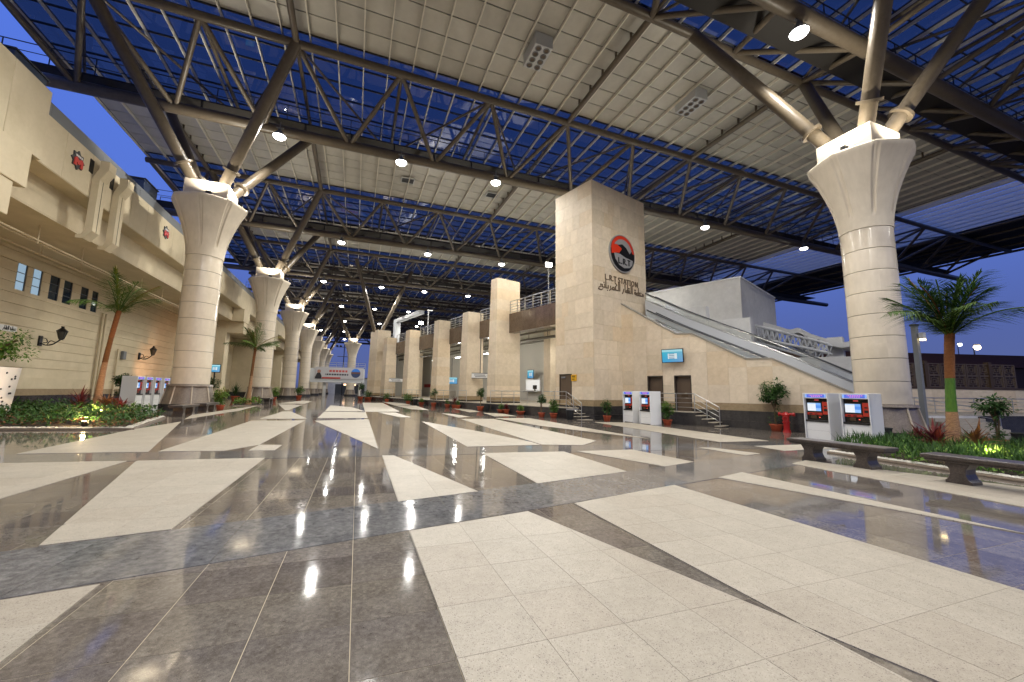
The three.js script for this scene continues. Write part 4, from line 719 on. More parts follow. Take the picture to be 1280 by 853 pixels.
// ================================================================ FAR END: footbridge with banner
{
  const g = thing('footbridge', 'pale footbridge with railing crossing the far end of the hall', 'footbridge', HALL, -3, 82, 0);
  mesh('deck', box(-5.6, 4.6, 3.0, 3.35, -2.6, -.02), M.pale, g); mesh('parapet', box(-5.6, 4.6, 3.35, 5.6, -.12, -.03), M.pale, g);
  mesh('rails', [6.7, 6.3, 5.95].map(y => box(-5.6, 4.6, y - .03, y + .03, -.1, -.04)), M.inox, g);
  for (let i = 0; i <= 8; i++) mesh('post', box(-5.6 + i * 1.275 - .03, -5.6 + i * 1.275 + .03, 5.6, 6.7, -.1, -.04), M.inox, g);
  for (const x of [-5.2, -2.4, 3.9]) mesh('leg', cyl(.3, .3, .1, 3.0, 16, x, -1.3), M.whiteMatt, g);
  const bt = tex(256, 1, (u, v) => { const X = u * 256, y = v; // white banner, figure block, red and black lines, blue disc
    const dx = (u - .84) * 4, dy = (v - .52) * 1.0; if (dx * dx / .16 + dy * dy / .16 < 1) return dy > .12 ? [40, 110, 200] : dy > -.05 ? [90, 60, 50] : [30, 50, 90];
    if (u < .13 && v < .5 && Math.abs(u - .07) < .03 + (.5 - v) * .11) return [28, 26, 34]; if (u < .13 && Math.hypot((u - .075) * 4, v - .62) < .15) return [150, 105, 88];
    if (v > .58 && v < .76 && u > .27 && u < .66 && Math.floor(u * 60) % 4 !== 0) return [165, 62, 58]; if (v > .3 && v < .44 && u > .2 && u < .68 && Math.floor(u * 75) % 4 !== 0) return [40, 40, 46]; if (v < .14 && u > .14 && u < .52) return [160, 62, 56];
    return [168, 166, 168]; }); bt.repeat.set(1, 1);
  const b = thing('banner', 'long white banner with red and black lines and a blue disc on the footbridge', 'banner', HALL, -2.85, 81.9, 3.65);
  mesh('sheet', new THREE.BoxGeometry(8.3, 2.15, .03).translate(0, 1.08, 0), (() => { const m = new THREE.MeshStandardMaterial({ map: bt, roughness: .6 }); return m; })(), b);
  mesh('lashing', [box(-4.2, -4.15, -.1, 2.3, -.05, -.02), box(4.15, 4.2, -.1, 2.3, -.05, -.02)], M.inox, b);
  // far hall wall and lit shop below
  const w = thing('far_building', 'dim building closing the far end of the hall beyond the footbridge', 'building', HALL, 0, 142, 0); mesh('wall', box(-16, 30, -.5, 5.2, -3, 0), M.conc, w); mesh('parapet', box(-16.1, 30.1, 5.2, 5.6, -3.1, .1), M.midGrey, w); mesh('shop_opening', box(-6, 3, .3, 3.4, 0.01, .05), M.darkGrey, w);
  mesh('shop_sign', box(-3.5, .2, 3.0, 3.5, .06, .1), glow(new THREE.Color(1, .62, .35), 3), w);
  const m = thing('lamp_mast', 'dark lamp mast with two crossbars seen behind the footbridge', 'mast', HALL, -3.6, 128, undefined); mesh('pole', cyl(.16, .1, 0, 15.5, 8), M.black, m); mesh('crossbar', [box(-2.2, 2.2, 13.8, 13.95, -.06, .06), box(-1.8, 2.6, 11, 11.15, -.06, .06)], M.black, m); mesh('lamp_head', [-2, -1, 1, 2].map(x => rbox(x - .3, x + .3, 13.95, 14.4, -.2, .2, .05)), M.black, m);
}

// ================================================================ RIGHT BACKGROUND
{
  const g = thing('grey_building', 'plain pale grey building block with stepped parapets behind the escalators', 'building', WAL, 9, 0, 0);
  // front face parallel to the stair wall; corner at pixel (925,345)
  const c = onT(WAL, 9, 925, 345), l = onT(WAL, 9, 805, 371), H = (c[1] + l[1]) / 2;
  mesh('block', box(0, 9, -.5, H, -l[0] - 6, -c[0]), M.conc, g);
  mesh('roof_edge', box(-.05, 9.05, H, H + .12, -l[0] - 6.05, -c[0] + .05), M.whiteMatt, g);
  const w = thing('stair_parapet', 'pale grey stepped parapet wall beside the escalators', 'wall', WAL, 4.6, 0, 0);
  const q = [[820, 398], [868, 383], [882, 383], [884, 403], [937, 397], [940, 436], [900, 432], [830, 410]].map(p => onT(WAL, 4.6, ...p));
  mesh('wall', prism(q.map(p => [p[0], p[1]]), .5, .02).rotateY(Math.PI / 2), M.conc, w);
  const w2 = thing('ramp_wall', 'low pale grey wall beyond the escalator foot', 'wall', WAL, 6.4, 0, 0);
  const q2 = [[985, 448], [1080, 446], [1100, 500], [1090, 520], [1000, 520], [960, 470]].map(p => onT(WAL, 6.4, ...p)); mesh('wall', prism(q2, .4, .02).rotateY(Math.PI / 2), M.conc, w2);
  // steel lattice bridge and wavy canopy
  const b = thing('lattice_bridge', 'pale steel lattice footbridge beyond the escalators', 'bridge', WAL, 12, 0, 0);
  const P = (x, y) => { const p = onT(WAL, 12, x, y); return [0, p[1], -p[0]]; };
  const t0 = P(940, 406), t1 = P(1035, 430), m0 = P(940, 421), m1 = P(1035, 441), n0 = P(942, 427), n1 = P(1030, 452);
  for (const [a, e] of [[t0, t1], [m0, m1], [n0, n1]]) for (const o of [0, 1.6]) mesh('chord', pipe([o, a[1], a[2]], [o, e[1], e[2]], .09, 8), M.pale, b);
  const lp = (a, e, k, o) => [o, a[1] + (e[1] - a[1]) * k, a[2] + (e[2] - a[2]) * k];
  for (let i = 0; i < 14; i++) for (const o of [0, 1.6]) mesh('brace', pipe(lp(t0, t1, i / 14, o), lp(m0, m1, (i + .5) / 14, o), .04, 6), M.pale, b), mesh('brace', pipe(lp(m0, m1, (i + .5) / 14, o), lp(t0, t1, (i + 1) / 14, o), .04, 6), M.pale, b);
  for (let i = 0; i < 11; i++) mesh('brace', pipe(lp(m0, m1, i / 11, .8), lp(n0, n1, (i + .5) / 11, .8), .05, 6), M.pale, b), mesh('brace', pipe(lp(n0, n1, (i + .5) / 11, .8), lp(m0, m1, (i + 1) / 11, .8), .05, 6), M.pale, b);
  for (const [x, y0, y1] of [[970, 448, 432], [1000, 452, 438]]) { const a = P(x, y0), c2 = P(x, y1); mesh('support', [pipe([.8, a[1] - 3, a[2]], [.8, c2[1], c2[2]], .16, 8), pipe([.8, c2[1], c2[2]], [.2, c2[1] + .8, c2[2] - .9], .1, 6), pipe([.8, c2[1], c2[2]], [1.4, c2[1] + .8, c2[2] + .9], .1, 6)], M.midGrey, b); }
  const cn = thing('wavy_canopy', 'white wavy canopy roof edge beyond the lattice bridge', 'canopy', WAL, 14, 0, 0);
  const Q = (x, y) => { const p = onT(WAL, 14, x, y); return [0, p[1], -p[0]]; };
  const top = [[950, 402], [970, 407], [988, 412], [998, 410], [1010, 416], [1035, 424], [1050, 428], [1068, 426]].map(p => Q(...p));
  const curve = new THREE.CatmullRomCurve3(top.map(p => V(...p))).getPoints(40), bot = curve.map(p => V(p.x, p.y - .38, p.z));
  mesh('roof_band', prism([...curve.map(p => [-p.z, p.y]), ...bot.reverse().map(p => [-p.z, p.y])], 3.2).rotateY(Math.PI / 2), M.whiteMatt, cn);
  for (const x of [958, 1006, 1040]) { const a = Q(x, 420); mesh('post', box(1, 1.9, -1, a[1], a[2] - .45, a[2] + .45), M.conc, cn); }
}
{ // outdoor landing on the right with railings, steps, stone wall and grille
  const f = { O: onFloor(1195, 545).slice(), a: 6 * rad };
  const g = thing('outdoor_landing', 'pale raised landing with wide steps behind the tall palm', 'landing', f, 0, 1.3, 0);
  mesh('slab', box(-2.2, 14, -.6, .8, -6, -.01), M.conc, g); mesh('paving', box(-2.22, 14, .802, .83, -6, .01), M.light[2], g);
  for (let i = 0; i < 5; i++) mesh('step', rbox(.3, 3.2, -.6, .83 - (i + 1) * .155, i * .3 + .002, (i + 1) * .3, .012), M.light[2], g); mesh('facing', box(3.2, 14, -.5, .8, -.009, .02), M.plinth[1], g); mesh('facing', box(-2.2, .3, -.5, .8, -.009, .02), M.plinth[1], g);
  const r = thing('landing_railing', 'stainless railings round the outdoor landing behind the tall palm', 'railing', f, 0, 1.3, .83);
  rail(r, [[-2.0, 0, -2.2], [-2.0, 0, -.1], [.2, 0, -.1]], [[-2.0, 0, -2.2], [-2.0, 0, -.1], [-.9, 0, -.1], [.2, 0, -.1]], .85); rail(r, [[-.4, 0, -2.4], [6, 0, -2.4], [13.5, 0, -2.4]], [0, 1.3, 2.6, 3.9, 5.2, 6.5, 7.8, 9.1].map(x => [x, 0, -2.4]), .85); rail(r, [[1.2, 0, -1.4], [3.3, -.6, .8]], [[1.2, 0, -1.4], [3.3, -.6, .8]], .85);
  const w = thing('boundary_wall', 'cream stone boundary wall below a dark metal grille with square patterns', 'wall', f, 0, 5.4, 0);
  clad(w, 'stone_panel', M.lime, widths(-4, 24, [1.3, 1.6]), -.5, 2.25, .92, (a, b, c, d) => box(a, b, c, d, -.3, 0)); mesh('wall_core', box(-4, 24, -.6, 2.2, -.5, -.31), M.conc, w);
  mesh('sill', box(-4, 24, 2.25, 2.36, -.4, .06), M.bronze, w);
  for (let x = -3.2; x < 12; x += .92) for (const y of [2.37, 3.12]) { const W = .86, Hh = .7, p = mesh('grille_panel', [box(x, x + W, y, y + .05, -.15, -.05), box(x, x + W, y + Hh, y + Hh + .05, -.15, -.05), box(x, x + .07, y + .05, y + Hh, -.15, -.05), box(x + W - .07, x + W, y + .05, y + Hh, -.15, -.05)], M.grille, w); const cx = x + W / 2, cy = y + Hh / 2 + .025, sq = (a, b, t) => [box(cx - a, cx + a, cy + b - t, cy + b, -.12, -.08), box(cx - a, cx + a, cy - b, cy - b + t, -.12, -.08), box(cx - a, cx - a + t, cy - b + t, cy + b - t, -.12, -.08), box(cx + a - t, cx + a, cy - b + t, cy + b - t, -.12, -.08)]; mesh('pattern', [...sq(.26, .22, .04), ...sq(.13, .11, .035), box(cx - .36, cx - .26, cy - .02, cy + .02, -.12, -.08), box(cx + .26, cx + .36, cy - .02, cy + .02, -.12, -.08), box(cx - .02, cx + .02, cy + .22, cy + .32, -.12, -.08), box(cx - .02, cx + .02, cy - .32, cy - .22, -.12, -.08)], M.grille, p); }
  for (const x of [-3.5, 1.2, 5.85, 10.5]) mesh('grille_post', box(x - .16, x + .06, 2.36, 4.0, -.25, .02), M.bronze, w);
  const d = thing('dark_shed', 'dark brown long low building behind the metal grille', 'building', f, 0, 17, 0); mesh('wall', box(-3, 44, -.6, 4.7, -8, 0), mat(0x3c2a22, { roughness: .8 }), d); mesh('roof', box(-3.3, 44.3, 4.7, 5.9, -8.2, .3), mat(0x48291f, { roughness: .75 }), d); mesh('vent', box(.6, 1.5, 5.9, 6.4, -2, -1), M.black, d);
  for (const [x, y, Z, big] of [[1221.5, 433, 46, 1], [1200, 430, 70, 0]]) { const D = ray(x, y), k = Z / D[2], X = D[0] * k, Y = EYE + D[1] * k, s = thing('street_lamp', big ? 'warm street lamp glowing above the dark brown building' : 'distant white street lamp beyond the dark brown building', 'street lamp', { O: [X, Z], a: 0 }, 0, 0, floorY(X, Z)); const h = Y - floorY(X, Z); mesh('pole', cyl(.09, .06, 0, h - .25, 8, -.4), M.midGrey, s); mesh('arm', pipe([-.4, h - .25, 0], [0, h + .1, 0], .04, 6), M.midGrey, s); mesh('lamp_head', cyl(.12, .3, h - .1, h + .22, 12), M.pale, s); mesh('lens', new THREE.SphereGeometry(.3, 14, 10).translate(0, h - .14, 0), glow(big ? new THREE.Color(1, .8, .55) : new THREE.Color(.85, .93, 1), big ? 10 : 6), s); }
  // steel post with lantern behind the tall column
  { const D = ray(1150, 470), k = 19.5 / D[2], lp = thing('service_post', 'grey steel post behind the tall right column with small lit lantern', 'post', { O: [D[0] * k, 19.5], a: 20 * rad }, 0, 0, 0); mesh('post', box(-.1, .1, -.5, 5.2, -.1, .1), M.midGrey, lp); mesh('cap', box(-.13, .13, 5.2, 5.3, -.13, .13), M.darkGrey, lp); mesh('lantern', rbox(-.12, .12, 4.55, 4.85, .17, .37, .03), M.pale, lp); mesh('lens', box(-.09, .09, 4.46, 4.545, .19, .35), glow(new THREE.Color(1, .75, .35), 8), lp); }
}

// ================================================================ TICKET MACHINES
function kiosk(lat, al, turn, label, sc = 1) {
  const g = thing('ticket_machine', label, 'ticket machine', HALL, lat, al, undefined, 'white ticket machines', turn); g.scale.setScalar(sc);
  const w = .43, H = 1.66, D = .62; // front looks to +z
  const side = x => prism([[0, 0], [0, H], [-.04, H + .02], [-D, H + .02], [-D, 0]].map(([z, y]) => [-z, y]), .035, .004).rotateY(Math.PI / 2).rotateY(0).translate(x, 0, 0);
  mesh('back_case', rbox(-w + .03, w - .03, .02, H, -D, -.3, .02), M.pale, g);
  for (const x of [-w, w - .04]) mesh('side_panel', rbox(x, x + .04, 0, H + .03, -D - .01, .06, .015), M.white, g);
  mesh('lower_door', rbox(-w + .045, w - .045, .03, .66, -.3, .015, .012), M.white, g); mesh('door_seam', box(-w + .06, w - .06, .35, .354, .0151, .017), M.midGrey, g);
  mesh('foot', box(-w + .05, w - .05, 0, .03, -.5, -.02), M.black, g);
  mesh('bezel', rbox(-w + .045, w - .045, .665, 1.5, -.3, -.06, .01), M.blackGloss, g, 'glossy black instrument panel');
  const sh = mesh('shelf', rbox(-w + .045, w - .045, .66, .72, -.06, .05, .012), M.black, g);
  const pn = mesh('screen_frame', box(-w + .1, w - .28, .99, 1.36, -.06, -.045), M.black, g); mesh('screen', faceZ(.46, .29, -.11, 1.19, -.04), scr(kioskTex, .95), pn);
  mesh('payment_panel', rbox(w - .26, w - .06, .93, 1.38, -.06, -.035, .008), M.red, g, 'red payment panel'); mesh('card_slot', [box(w - .2, w - .11, 1.2, 1.24, -.034, -.028), box(w - .21, w - .1, 1.05, 1.13, -.034, -.026)], M.black, g);
  mesh('note_panel', rbox(-w + .07, w - .28, .9, .985, -.06, -.03, .008), M.red, g); mesh('note_slot', [box(-.28, -.18, .925, .955, -.029, -.02), box(-.1, 0, .925, .955, -.029, -.02)], M.black, g);
  mesh('coin_tray', rbox(-.22, -.04, .77, .88, -.06, -.02, .01), M.bronze, g); mesh('status_light', box(.03, .07, .81, .83, -.059, -.05), glow(new THREE.Color(1, .12, .08), 2), g);
  mesh('header_text', box(-.09, .05, 1.42, 1.46, -.059, -.052), glow(new THREE.Color(.9, .1, .1), .5), g);
  mesh('header', rbox(-w + .045, w - .045, 1.5, H + .025, -.3, .03, .01), M.white, g); mesh('header_screen', faceZ(w * 2 - .14, .12, 0, 1.59, .034), scr(headTex, .9), g);
  return g;
}
const WEST = -Math.PI / 2;
kiosk(14.0, 18.22, WEST, 'white ticket machine nearer the tower steps, of the pair below the stair wall'); kiosk(14.0, 16.84, WEST, 'white ticket machine nearer the landing steps, with black bin at its side');
kiosk(15.7, 9.63, WEST, 'white ticket machine behind the stone bench end, of the pair at the tall column'); kiosk(15.7, 8.4, WEST, 'white ticket machine at the tall column foot, with planted bed before it');
[[172, 'next to the black bin, first in the row of four'], [183, 'second from the black bin in the row of four'], [194, 'third from the black bin in the row of four'], [205, 'at the column end of the row of four']].forEach(([x, w]) => kiosk(-11.6, onT(HALL, -11.6, x, 500)[0], -WEST, `white ticket machine ${w}`, 1.04));

// ================================================================ BENCHES
function bench(lat, al, len, label) {
  const g = thing('stone_bench', label, 'bench', HALL, lat, al, undefined, 'dark stone benches');
  mesh('seat', rbox(-.25, .25, .4, .475, -len / 2, len / 2, .02, 2), M.bench, g); mesh('seat_edge', rbox(-.22, .22, .36, .4, -len / 2 + .04, len / 2 - .04, .01), M.bench, g);
  const o = [[-.21, 0], [.21, 0], [.21, .05], [.16, .09], [.12, .17], [.13, .26], [.18, .32], [.21, .36], [-.21, .36], [-.18, .32], [-.13, .26], [-.12, .17], [-.16, .09], [-.21, .05]];
  for (const z of [-len * .27, len * .27]) { const l = o.map(([x, y]) => [x * .95, y]); mesh('leg', mg([prism(l.map(([x, y]) => [x * .8, y]), .34, .008).rotateY(Math.PI / 2).translate(-.17, 0, z)]), M.bench, g); }
  return g;
}
bench(10.1, 5.82, 1.95, 'dark stone bench before the two ticket machines at the tall column'); bench(10.0, 3.3, 1.95, 'dark stone bench beside the tall palm bed, next to the yellow-lit plants');
bench(-6.87, 21.6, 2.0, 'dark stone bench nearer the planted bed, by the first left column'); bench(-6.87, 24.5, 2.0, 'dark stone bench nearer the potted bush, by the first left column');
bench(-11.6, 18.2, 2.0, 'dark stone bench beside the white perforated planter'); bench(-6.6, 38.4, 2.0, 'dark stone bench by the second left column and small palm');

// ================================================================ PLANTS
function leafGeo(list) { // list of [position, direction, normal hint, length, width]
  const pos = [], add = (a, b, c) => pos.push(a.x, a.y, a.z, b.x, b.y, b.z, c.x, c.y, c.z), s = V(0, 0, 0);
  for (const [p, d, n, L, w] of list) {
    const dir = d.clone().normalize(); s.crossVectors(dir, n); if (s.lengthSq() < 1e-5) s.set(1, 0, 0); s.normalize(); const nn = V(0, 0, 0).crossVectors(s, dir);
    const m = p.clone().addScaledVector(dir, L * .45), t = p.clone().addScaledVector(dir, L).addScaledVector(nn, -L * .12), a = m.clone().addScaledVector(s, w / 2).addScaledVector(nn, w * .12), b = m.clone().addScaledVector(s, -w / 2).addScaledVector(nn, w * .12);
    add(p, a, m); add(p, m, b); add(a, t, m); add(m, t, b);
  }
  const g = new THREE.BufferGeometry(); g.setAttribute('position', new THREE.Float32BufferAttribute(pos, 3)); g.computeVertexNormals(); return g;
}
const rv = () => { const t = rr(0, 6.283), u = rr(-1, 1), k = Math.sqrt(1 - u * u); return V(k * Math.cos(t), u, k * Math.sin(t)); };
function potGeo(r, h) { return new THREE.LatheGeometry([[.001, 0], [r * .72, 0], [r * .95, h * .82], [r * 1.06, h * .82], [r * 1.08, h], [r * .96, h], [r * .93, h * .86], [.001, h * .86]].map(p => new THREE.Vector2(...p)), 20); }
function cloud(n, rx, ry, rz, cy, L, w, clumps, shell = .5) {
  const c = Array.from({ length: clumps }, () => { const d = rv(), q = Math.pow(R(), .45); return [d.x * rx * q, cy + d.y * ry * q, d.z * rz * q, rr(.22, .42)]; }), out = [];
  for (let i = 0; i < n; i++) { const k = c[i % clumps], d = rv(), q = Math.pow(R(), shell), s = k[3]; const p = V(k[0] + d.x * rx * s * q, k[1] + d.y * ry * s * q, k[2] + d.z * rz * s * q); out.push([p, V(d.x + rr(-.5, .5), d.y * .5 + rr(-.55, .35), d.z + rr(-.5, .5)), V(rr(-.4, .4), 1, rr(-.4, .4)), L * rr(.7, 1.25), w * rr(.75, 1.2)]); }
  return [out, c];
}
function offWalls([X, Z], m = .3) { let [t, s] = inv(FAC, X, Z); if (s > -.3 && s < 46 && t > -1.0 - m) { [X, Z] = fp(FAC, -1.0 - m, s); } [t, s] = inv(WAL, X, Z); if (s < 4 && s > -6 && t > -.42 && t < 3) [X, Z] = fp(WAL, s > -.6 ? -1.3 : -.42, s); return [X, Z]; }
function pottedTree(x, y, h, label, o = {}) { // standard: stem with a ball of leaves; base given by its pixel on the floor
  const [X, Z] = offWalls(onFloor(x, y)), g = thing('potted_plant', label, 'potted plant', { O: [X, Z], a: 0 }, 0, 0, floorY(X, Z), o.group || 'potted plants', R() * 6);
  const ph = o.pot ?? h * .2, pr = o.pr ?? ph * .74; mesh('pot', potGeo(pr, ph), o.potMat || M.terracotta, g); mesh('soil', new THREE.CircleGeometry(pr * .93, 16).rotateX(-Math.PI / 2).translate(0, ph * .88, 0), M.soil, g);
  const kind = o.kind || 'ball', top = h - ph * .86, y0 = ph * .86;
  if (kind === 'ball') { const cr = o.crown ?? h * .3, cy = h - cr * .95; const st = []; for (let i = 0; i < 3; i++) st.push(bend([[rr(-.03, .03), y0, rr(-.03, .03)], [rr(-.05, .05), (y0 + cy) / 2, rr(-.05, .05)], [rr(-.5, .5) * cr, cy + rr(-.2, .3) * cr, rr(-.5, .5) * cr]], .014 + h * .006, 6, 10)); mesh('stem', st, M.stem, g); const [l] = cloud(o.n || 700, cr * .8, cr * .82, cr * .8, cy, o.L || .09 * Math.max(.7, h / 1.4), o.w || .045 * Math.max(.7, h / 1.4), 16); const [l2] = cloud(Math.round((o.n || 700) * .3), cr * .85, cr * .8, cr * .85, cy + cr * .12, (o.L || .09), (o.w || .045), 10); mesh('foliage', leafGeo(l), LEAF[o.leaf || 'deep'], g); mesh('foliage', leafGeo(l2), LEAF[o.leaf2 || 'mid'], g); if (o.low) { const [l3] = cloud(o.low, cr * .5, h * .18, cr * .5, y0 + h * .16, .1, .05, 7); mesh('low_foliage', leafGeo(l3), LEAF.deep, g); } }
  if (kind === 'bush') { const cr = o.crown ?? top * .5, cy = y0 + top * .52; const st = []; for (let i = 0; i < 5; i++) st.push(bend([[rr(-.04, .04), y0, rr(-.04, .04)], [rr(-.3, .3) * cr, cy, rr(-.3, .3) * cr], [rr(-.7, .7) * cr, cy + top * .35, rr(-.7, .7) * cr]], .012, 5, 8)); mesh('stem', st, M.stem, g); const [l] = cloud(o.n || 420, cr * .8, top * .4, cr * .8, cy, o.L || .16, o.w || .05, 14); mesh('foliage', leafGeo(l), LEAF[o.leaf || 'mid'], g); const [l2] = cloud(Math.round((o.n || 420) * .4), cr * .75, top * .36, cr * .75, cy + top * .1, o.L || .16, o.w || .05, 9); mesh('foliage', leafGeo(l2), LEAF[o.leaf2 || 'fresh'], g); }
  if (kind === 'spiky') { const l = []; for (let i = 0; i < (o.n || 90); i++) { const t = R() * 6.283, e = rr(.15, 1.4), d = V(Math.cos(t) * Math.cos(e), Math.sin(e), Math.sin(t) * Math.cos(e)); l.push([V(0, y0 + rr(0, top * .35), 0), d, V(0, 1, 0).addScaledVector(d, -.2), top * rr(.45, .75), .045]); } mesh('foliage', leafGeo(l), LEAF[o.leaf || 'deep'], g); mesh('stem', cyl(.03, .02, y0, y0 + top * .35, 7), M.stem, g); }
  return g;
}
const pt = pottedTree;
// along the station front
pt(692, 523, 1.15, 'leafy bright green bush in terracotta pot beside the tower steps', { kind: 'bush', pot: .3, crown: .34, leaf2: 'fresh' });
pt(677, 522, 1.4, 'round-headed small tree in terracotta pot under the ticket office window', { crown: .34, n: 600 });
pt(663, 518.7, .62, 'low spreading plant in terracotta trough below the platform, nearer the tower', { kind: 'bush', pot: .24, pr: .28, leaf: 'fresh', n: 220, L: .12 }); pt(653.6, 517, .8, 'low dark-red leaved plant in small terracotta pot below the platform', { kind: 'spiky', pot: .28, leaf: 'red' }); pt(643.4, 516.4, .62, 'low green plant in terracotta trough below the platform, nearer the tall pillar', { kind: 'bush', pot: .24, pr: .28, n: 220, L: .12 });
pt(606, 514, 1.75, 'round-headed tree in terracotta pot with red flower before the tall pillar', { crown: .38, n: 700 });
for (const [x, y, k] of [[598, 511.4, 'bush'], [592, 511, 'spiky'], [585.5, 510.2, 'bush']]) pt(x, y, k === 'spiky' ? 1.3 : .7, k === 'spiky' ? 'tall red-leaved plant among low pots before the second pillar' : 'low plant in terracotta pot before the second pillar', { kind: k, pot: .32, leaf: k === 'spiky' ? 'red' : 'mid', n: k === 'spiky' ? 60 : 200, L: .13 });
pt(567, 508.6, 1.7, 'round-headed tree in terracotta pot before the third pillar', { crown: .42, n: 500 });
for (const x of [559, 553, 548.5]) pt(x, 507.2, .7, 'low plant in terracotta pot in the row before the ticket gates', { kind: x === 553 ? 'spiky' : 'bush', pot: .3, leaf: x === 553 ? 'red' : 'fresh', n: 150, L: .14, group: 'low pots before the ticket gates' });
pt(529.7, 505.6, 1.15, 'arching green palm-like bush in terracotta pot before the fourth pillar', { kind: 'bush', pot: .34, crown: .6, n: 320, L: .3, w: .05 });
pt(516, 501.6, 1.6, 'slim dark potted plant on the platform by the fourth pillar', { kind: 'spiky', pot: .4 }); pt(493.5, 503, 1.1, 'green bush in terracotta pot before the fifth pillar', { kind: 'bush', pot: .35, crown: .5, n: 220, L: .25 }); pt(467, 500.6, 1.4, 'green bush in terracotta pot before the broad last pillar', { kind: 'bush', pot: .4, crown: .6, n: 220, L: .28 }); pt(450.3, 500.5, 2.3, 'dark round-headed tree in terracotta pot at the corner of the broad last pillar', { crown: .55, n: 300, L: .18, w: .09 });
pt(759, 526.6, 1.2, 'dark green bush in terracotta pot between the tower base and ticket machines', { kind: 'bush', pot: .3, leaf: 'deep', leaf2: 'mid', crown: .36 }); pt(834.5, 532, 1.28, 'bright green bush in terracotta pot by the landing steps', { kind: 'bush', pot: .3, leaf: 'mid', leaf2: 'fresh', crown: .42, n: 520 });
pt(971, 539.4, 2.35, 'ball-headed tree in terracotta pot beside the red hydrant and stair wall', { pot: .32, pr: .26, crown: .66, n: 1500, L: .12, w: .065, leaf: 'deep', leaf2: 'mid', low: 150 });
// left side
pt(274.5, 512.8, 1.25, 'bright green bush in terracotta pot beside the stone bench and first left column', { kind: 'bush', pot: .28, crown: .42, leaf: 'fresh', leaf2: 'yellow', n: 520 }); pt(263.5, 505.5, 2.1, 'dark column-shaped potted tree behind the first left column', { pot: .4, crown: .55, n: 500, leaf2: 'deep' });
pt(293, 501.4, 1.9, 'dark spiky potted plant left of the small palm', { kind: 'spiky', pot: .45, n: 110 }); pt(341, 502, 1.5, 'bright green bush in terracotta pot beside the third left column', { kind: 'bush', pot: .4, crown: .6, leaf: 'fresh', n: 260, L: .25, w: .09 }); pt(373, 499.3, 1.7, 'green bush in terracotta pot beside the fourth left column', { kind: 'bush', pot: .45, crown: .6, n: 200, L: .28, w: .1 });
pt(147.7, 506.6, 2.0, 'dark leafy potted tree beside the row of four ticket machines', { pot: .4, crown: .5, n: 700, L: .14, w: .08, low: 260 });
pt(1250, 561, 1.8, 'loose leafy ficus in terracotta pot on the right beside the wide steps', { pot: .3, pr: .26, crown: .5, n: 520, L: .16, w: .07, leaf2: 'deep', low: 240 });
function bin(x, y, label, h = .52) { const [X, Z] = offWalls(onFloor(x, y)), g = thing('waste_bin', label, 'waste bin', { O: [X, Z], a: 0 }, 0, 0, floorY(X, Z), 'black waste bins'); mesh('tub', new THREE.LatheGeometry([[.001, .005], [.17, .005], [.23, h], [.215, h], [.16, .04], [.001, .04]].map(p => new THREE.Vector2(...p)), 22), M.rubber, g); mesh('rim', new THREE.TorusGeometry(.232, .018, 8, 26).rotateX(Math.PI / 2).translate(0, h, 0), M.rubber, g); }
bin(712.6, 525, 'black plastic bin at the foot of the tower steps'); bin(820.6, 530.6, 'black plastic bin beside the white ticket machine and bright bush', .55); bin(618.4, 514.8, 'black plastic bin before the tall pillar', .55); bin(158.6, 506.6, 'black plastic bin beside the row of four ticket machines', .6); bin(1107, 553, 'black plastic bin at the foot of the tall right column', .5); bin(1279, 561, 'black plastic bin beside the ficus on the right', .5); bin(545, 506.5, 'black plastic bin before the third pillar', .55);
{ const [X, Z] = offWalls(onFloor(984, 541)), g = thing('fire_hydrant', 'red fire hydrant pillar beside the ball-headed tree', 'hydrant', { O: [X, Z], a: -WAL.a }, 0, 0, floorY(X, Z)); mesh('barrel', [cyl(.16, .14, 0, .12, 16), cyl(.12, .12, .12, .7, 16), cyl(.15, .15, .42, .48, 16)], M.redDeep, g); mesh('bonnet', [cyl(.15, .16, .7, .78, 16), cyl(.16, .06, .78, .9, 16)], M.redDeep, g); mesh('outlet', [pipe([-.24, .8, 0], [.3, .8, 0], .06, 10), pipe([.26, .8, 0], [.34, .8, 0], .085, 10), pipe([-.2, .8, 0], [-.28, .8, 0], .085, 10)], M.redDeep, g); mesh('hose_wheel', new THREE.TorusGeometry(.1, .02, 6, 16).translate(0, .6, .15), M.redDeep, g); }

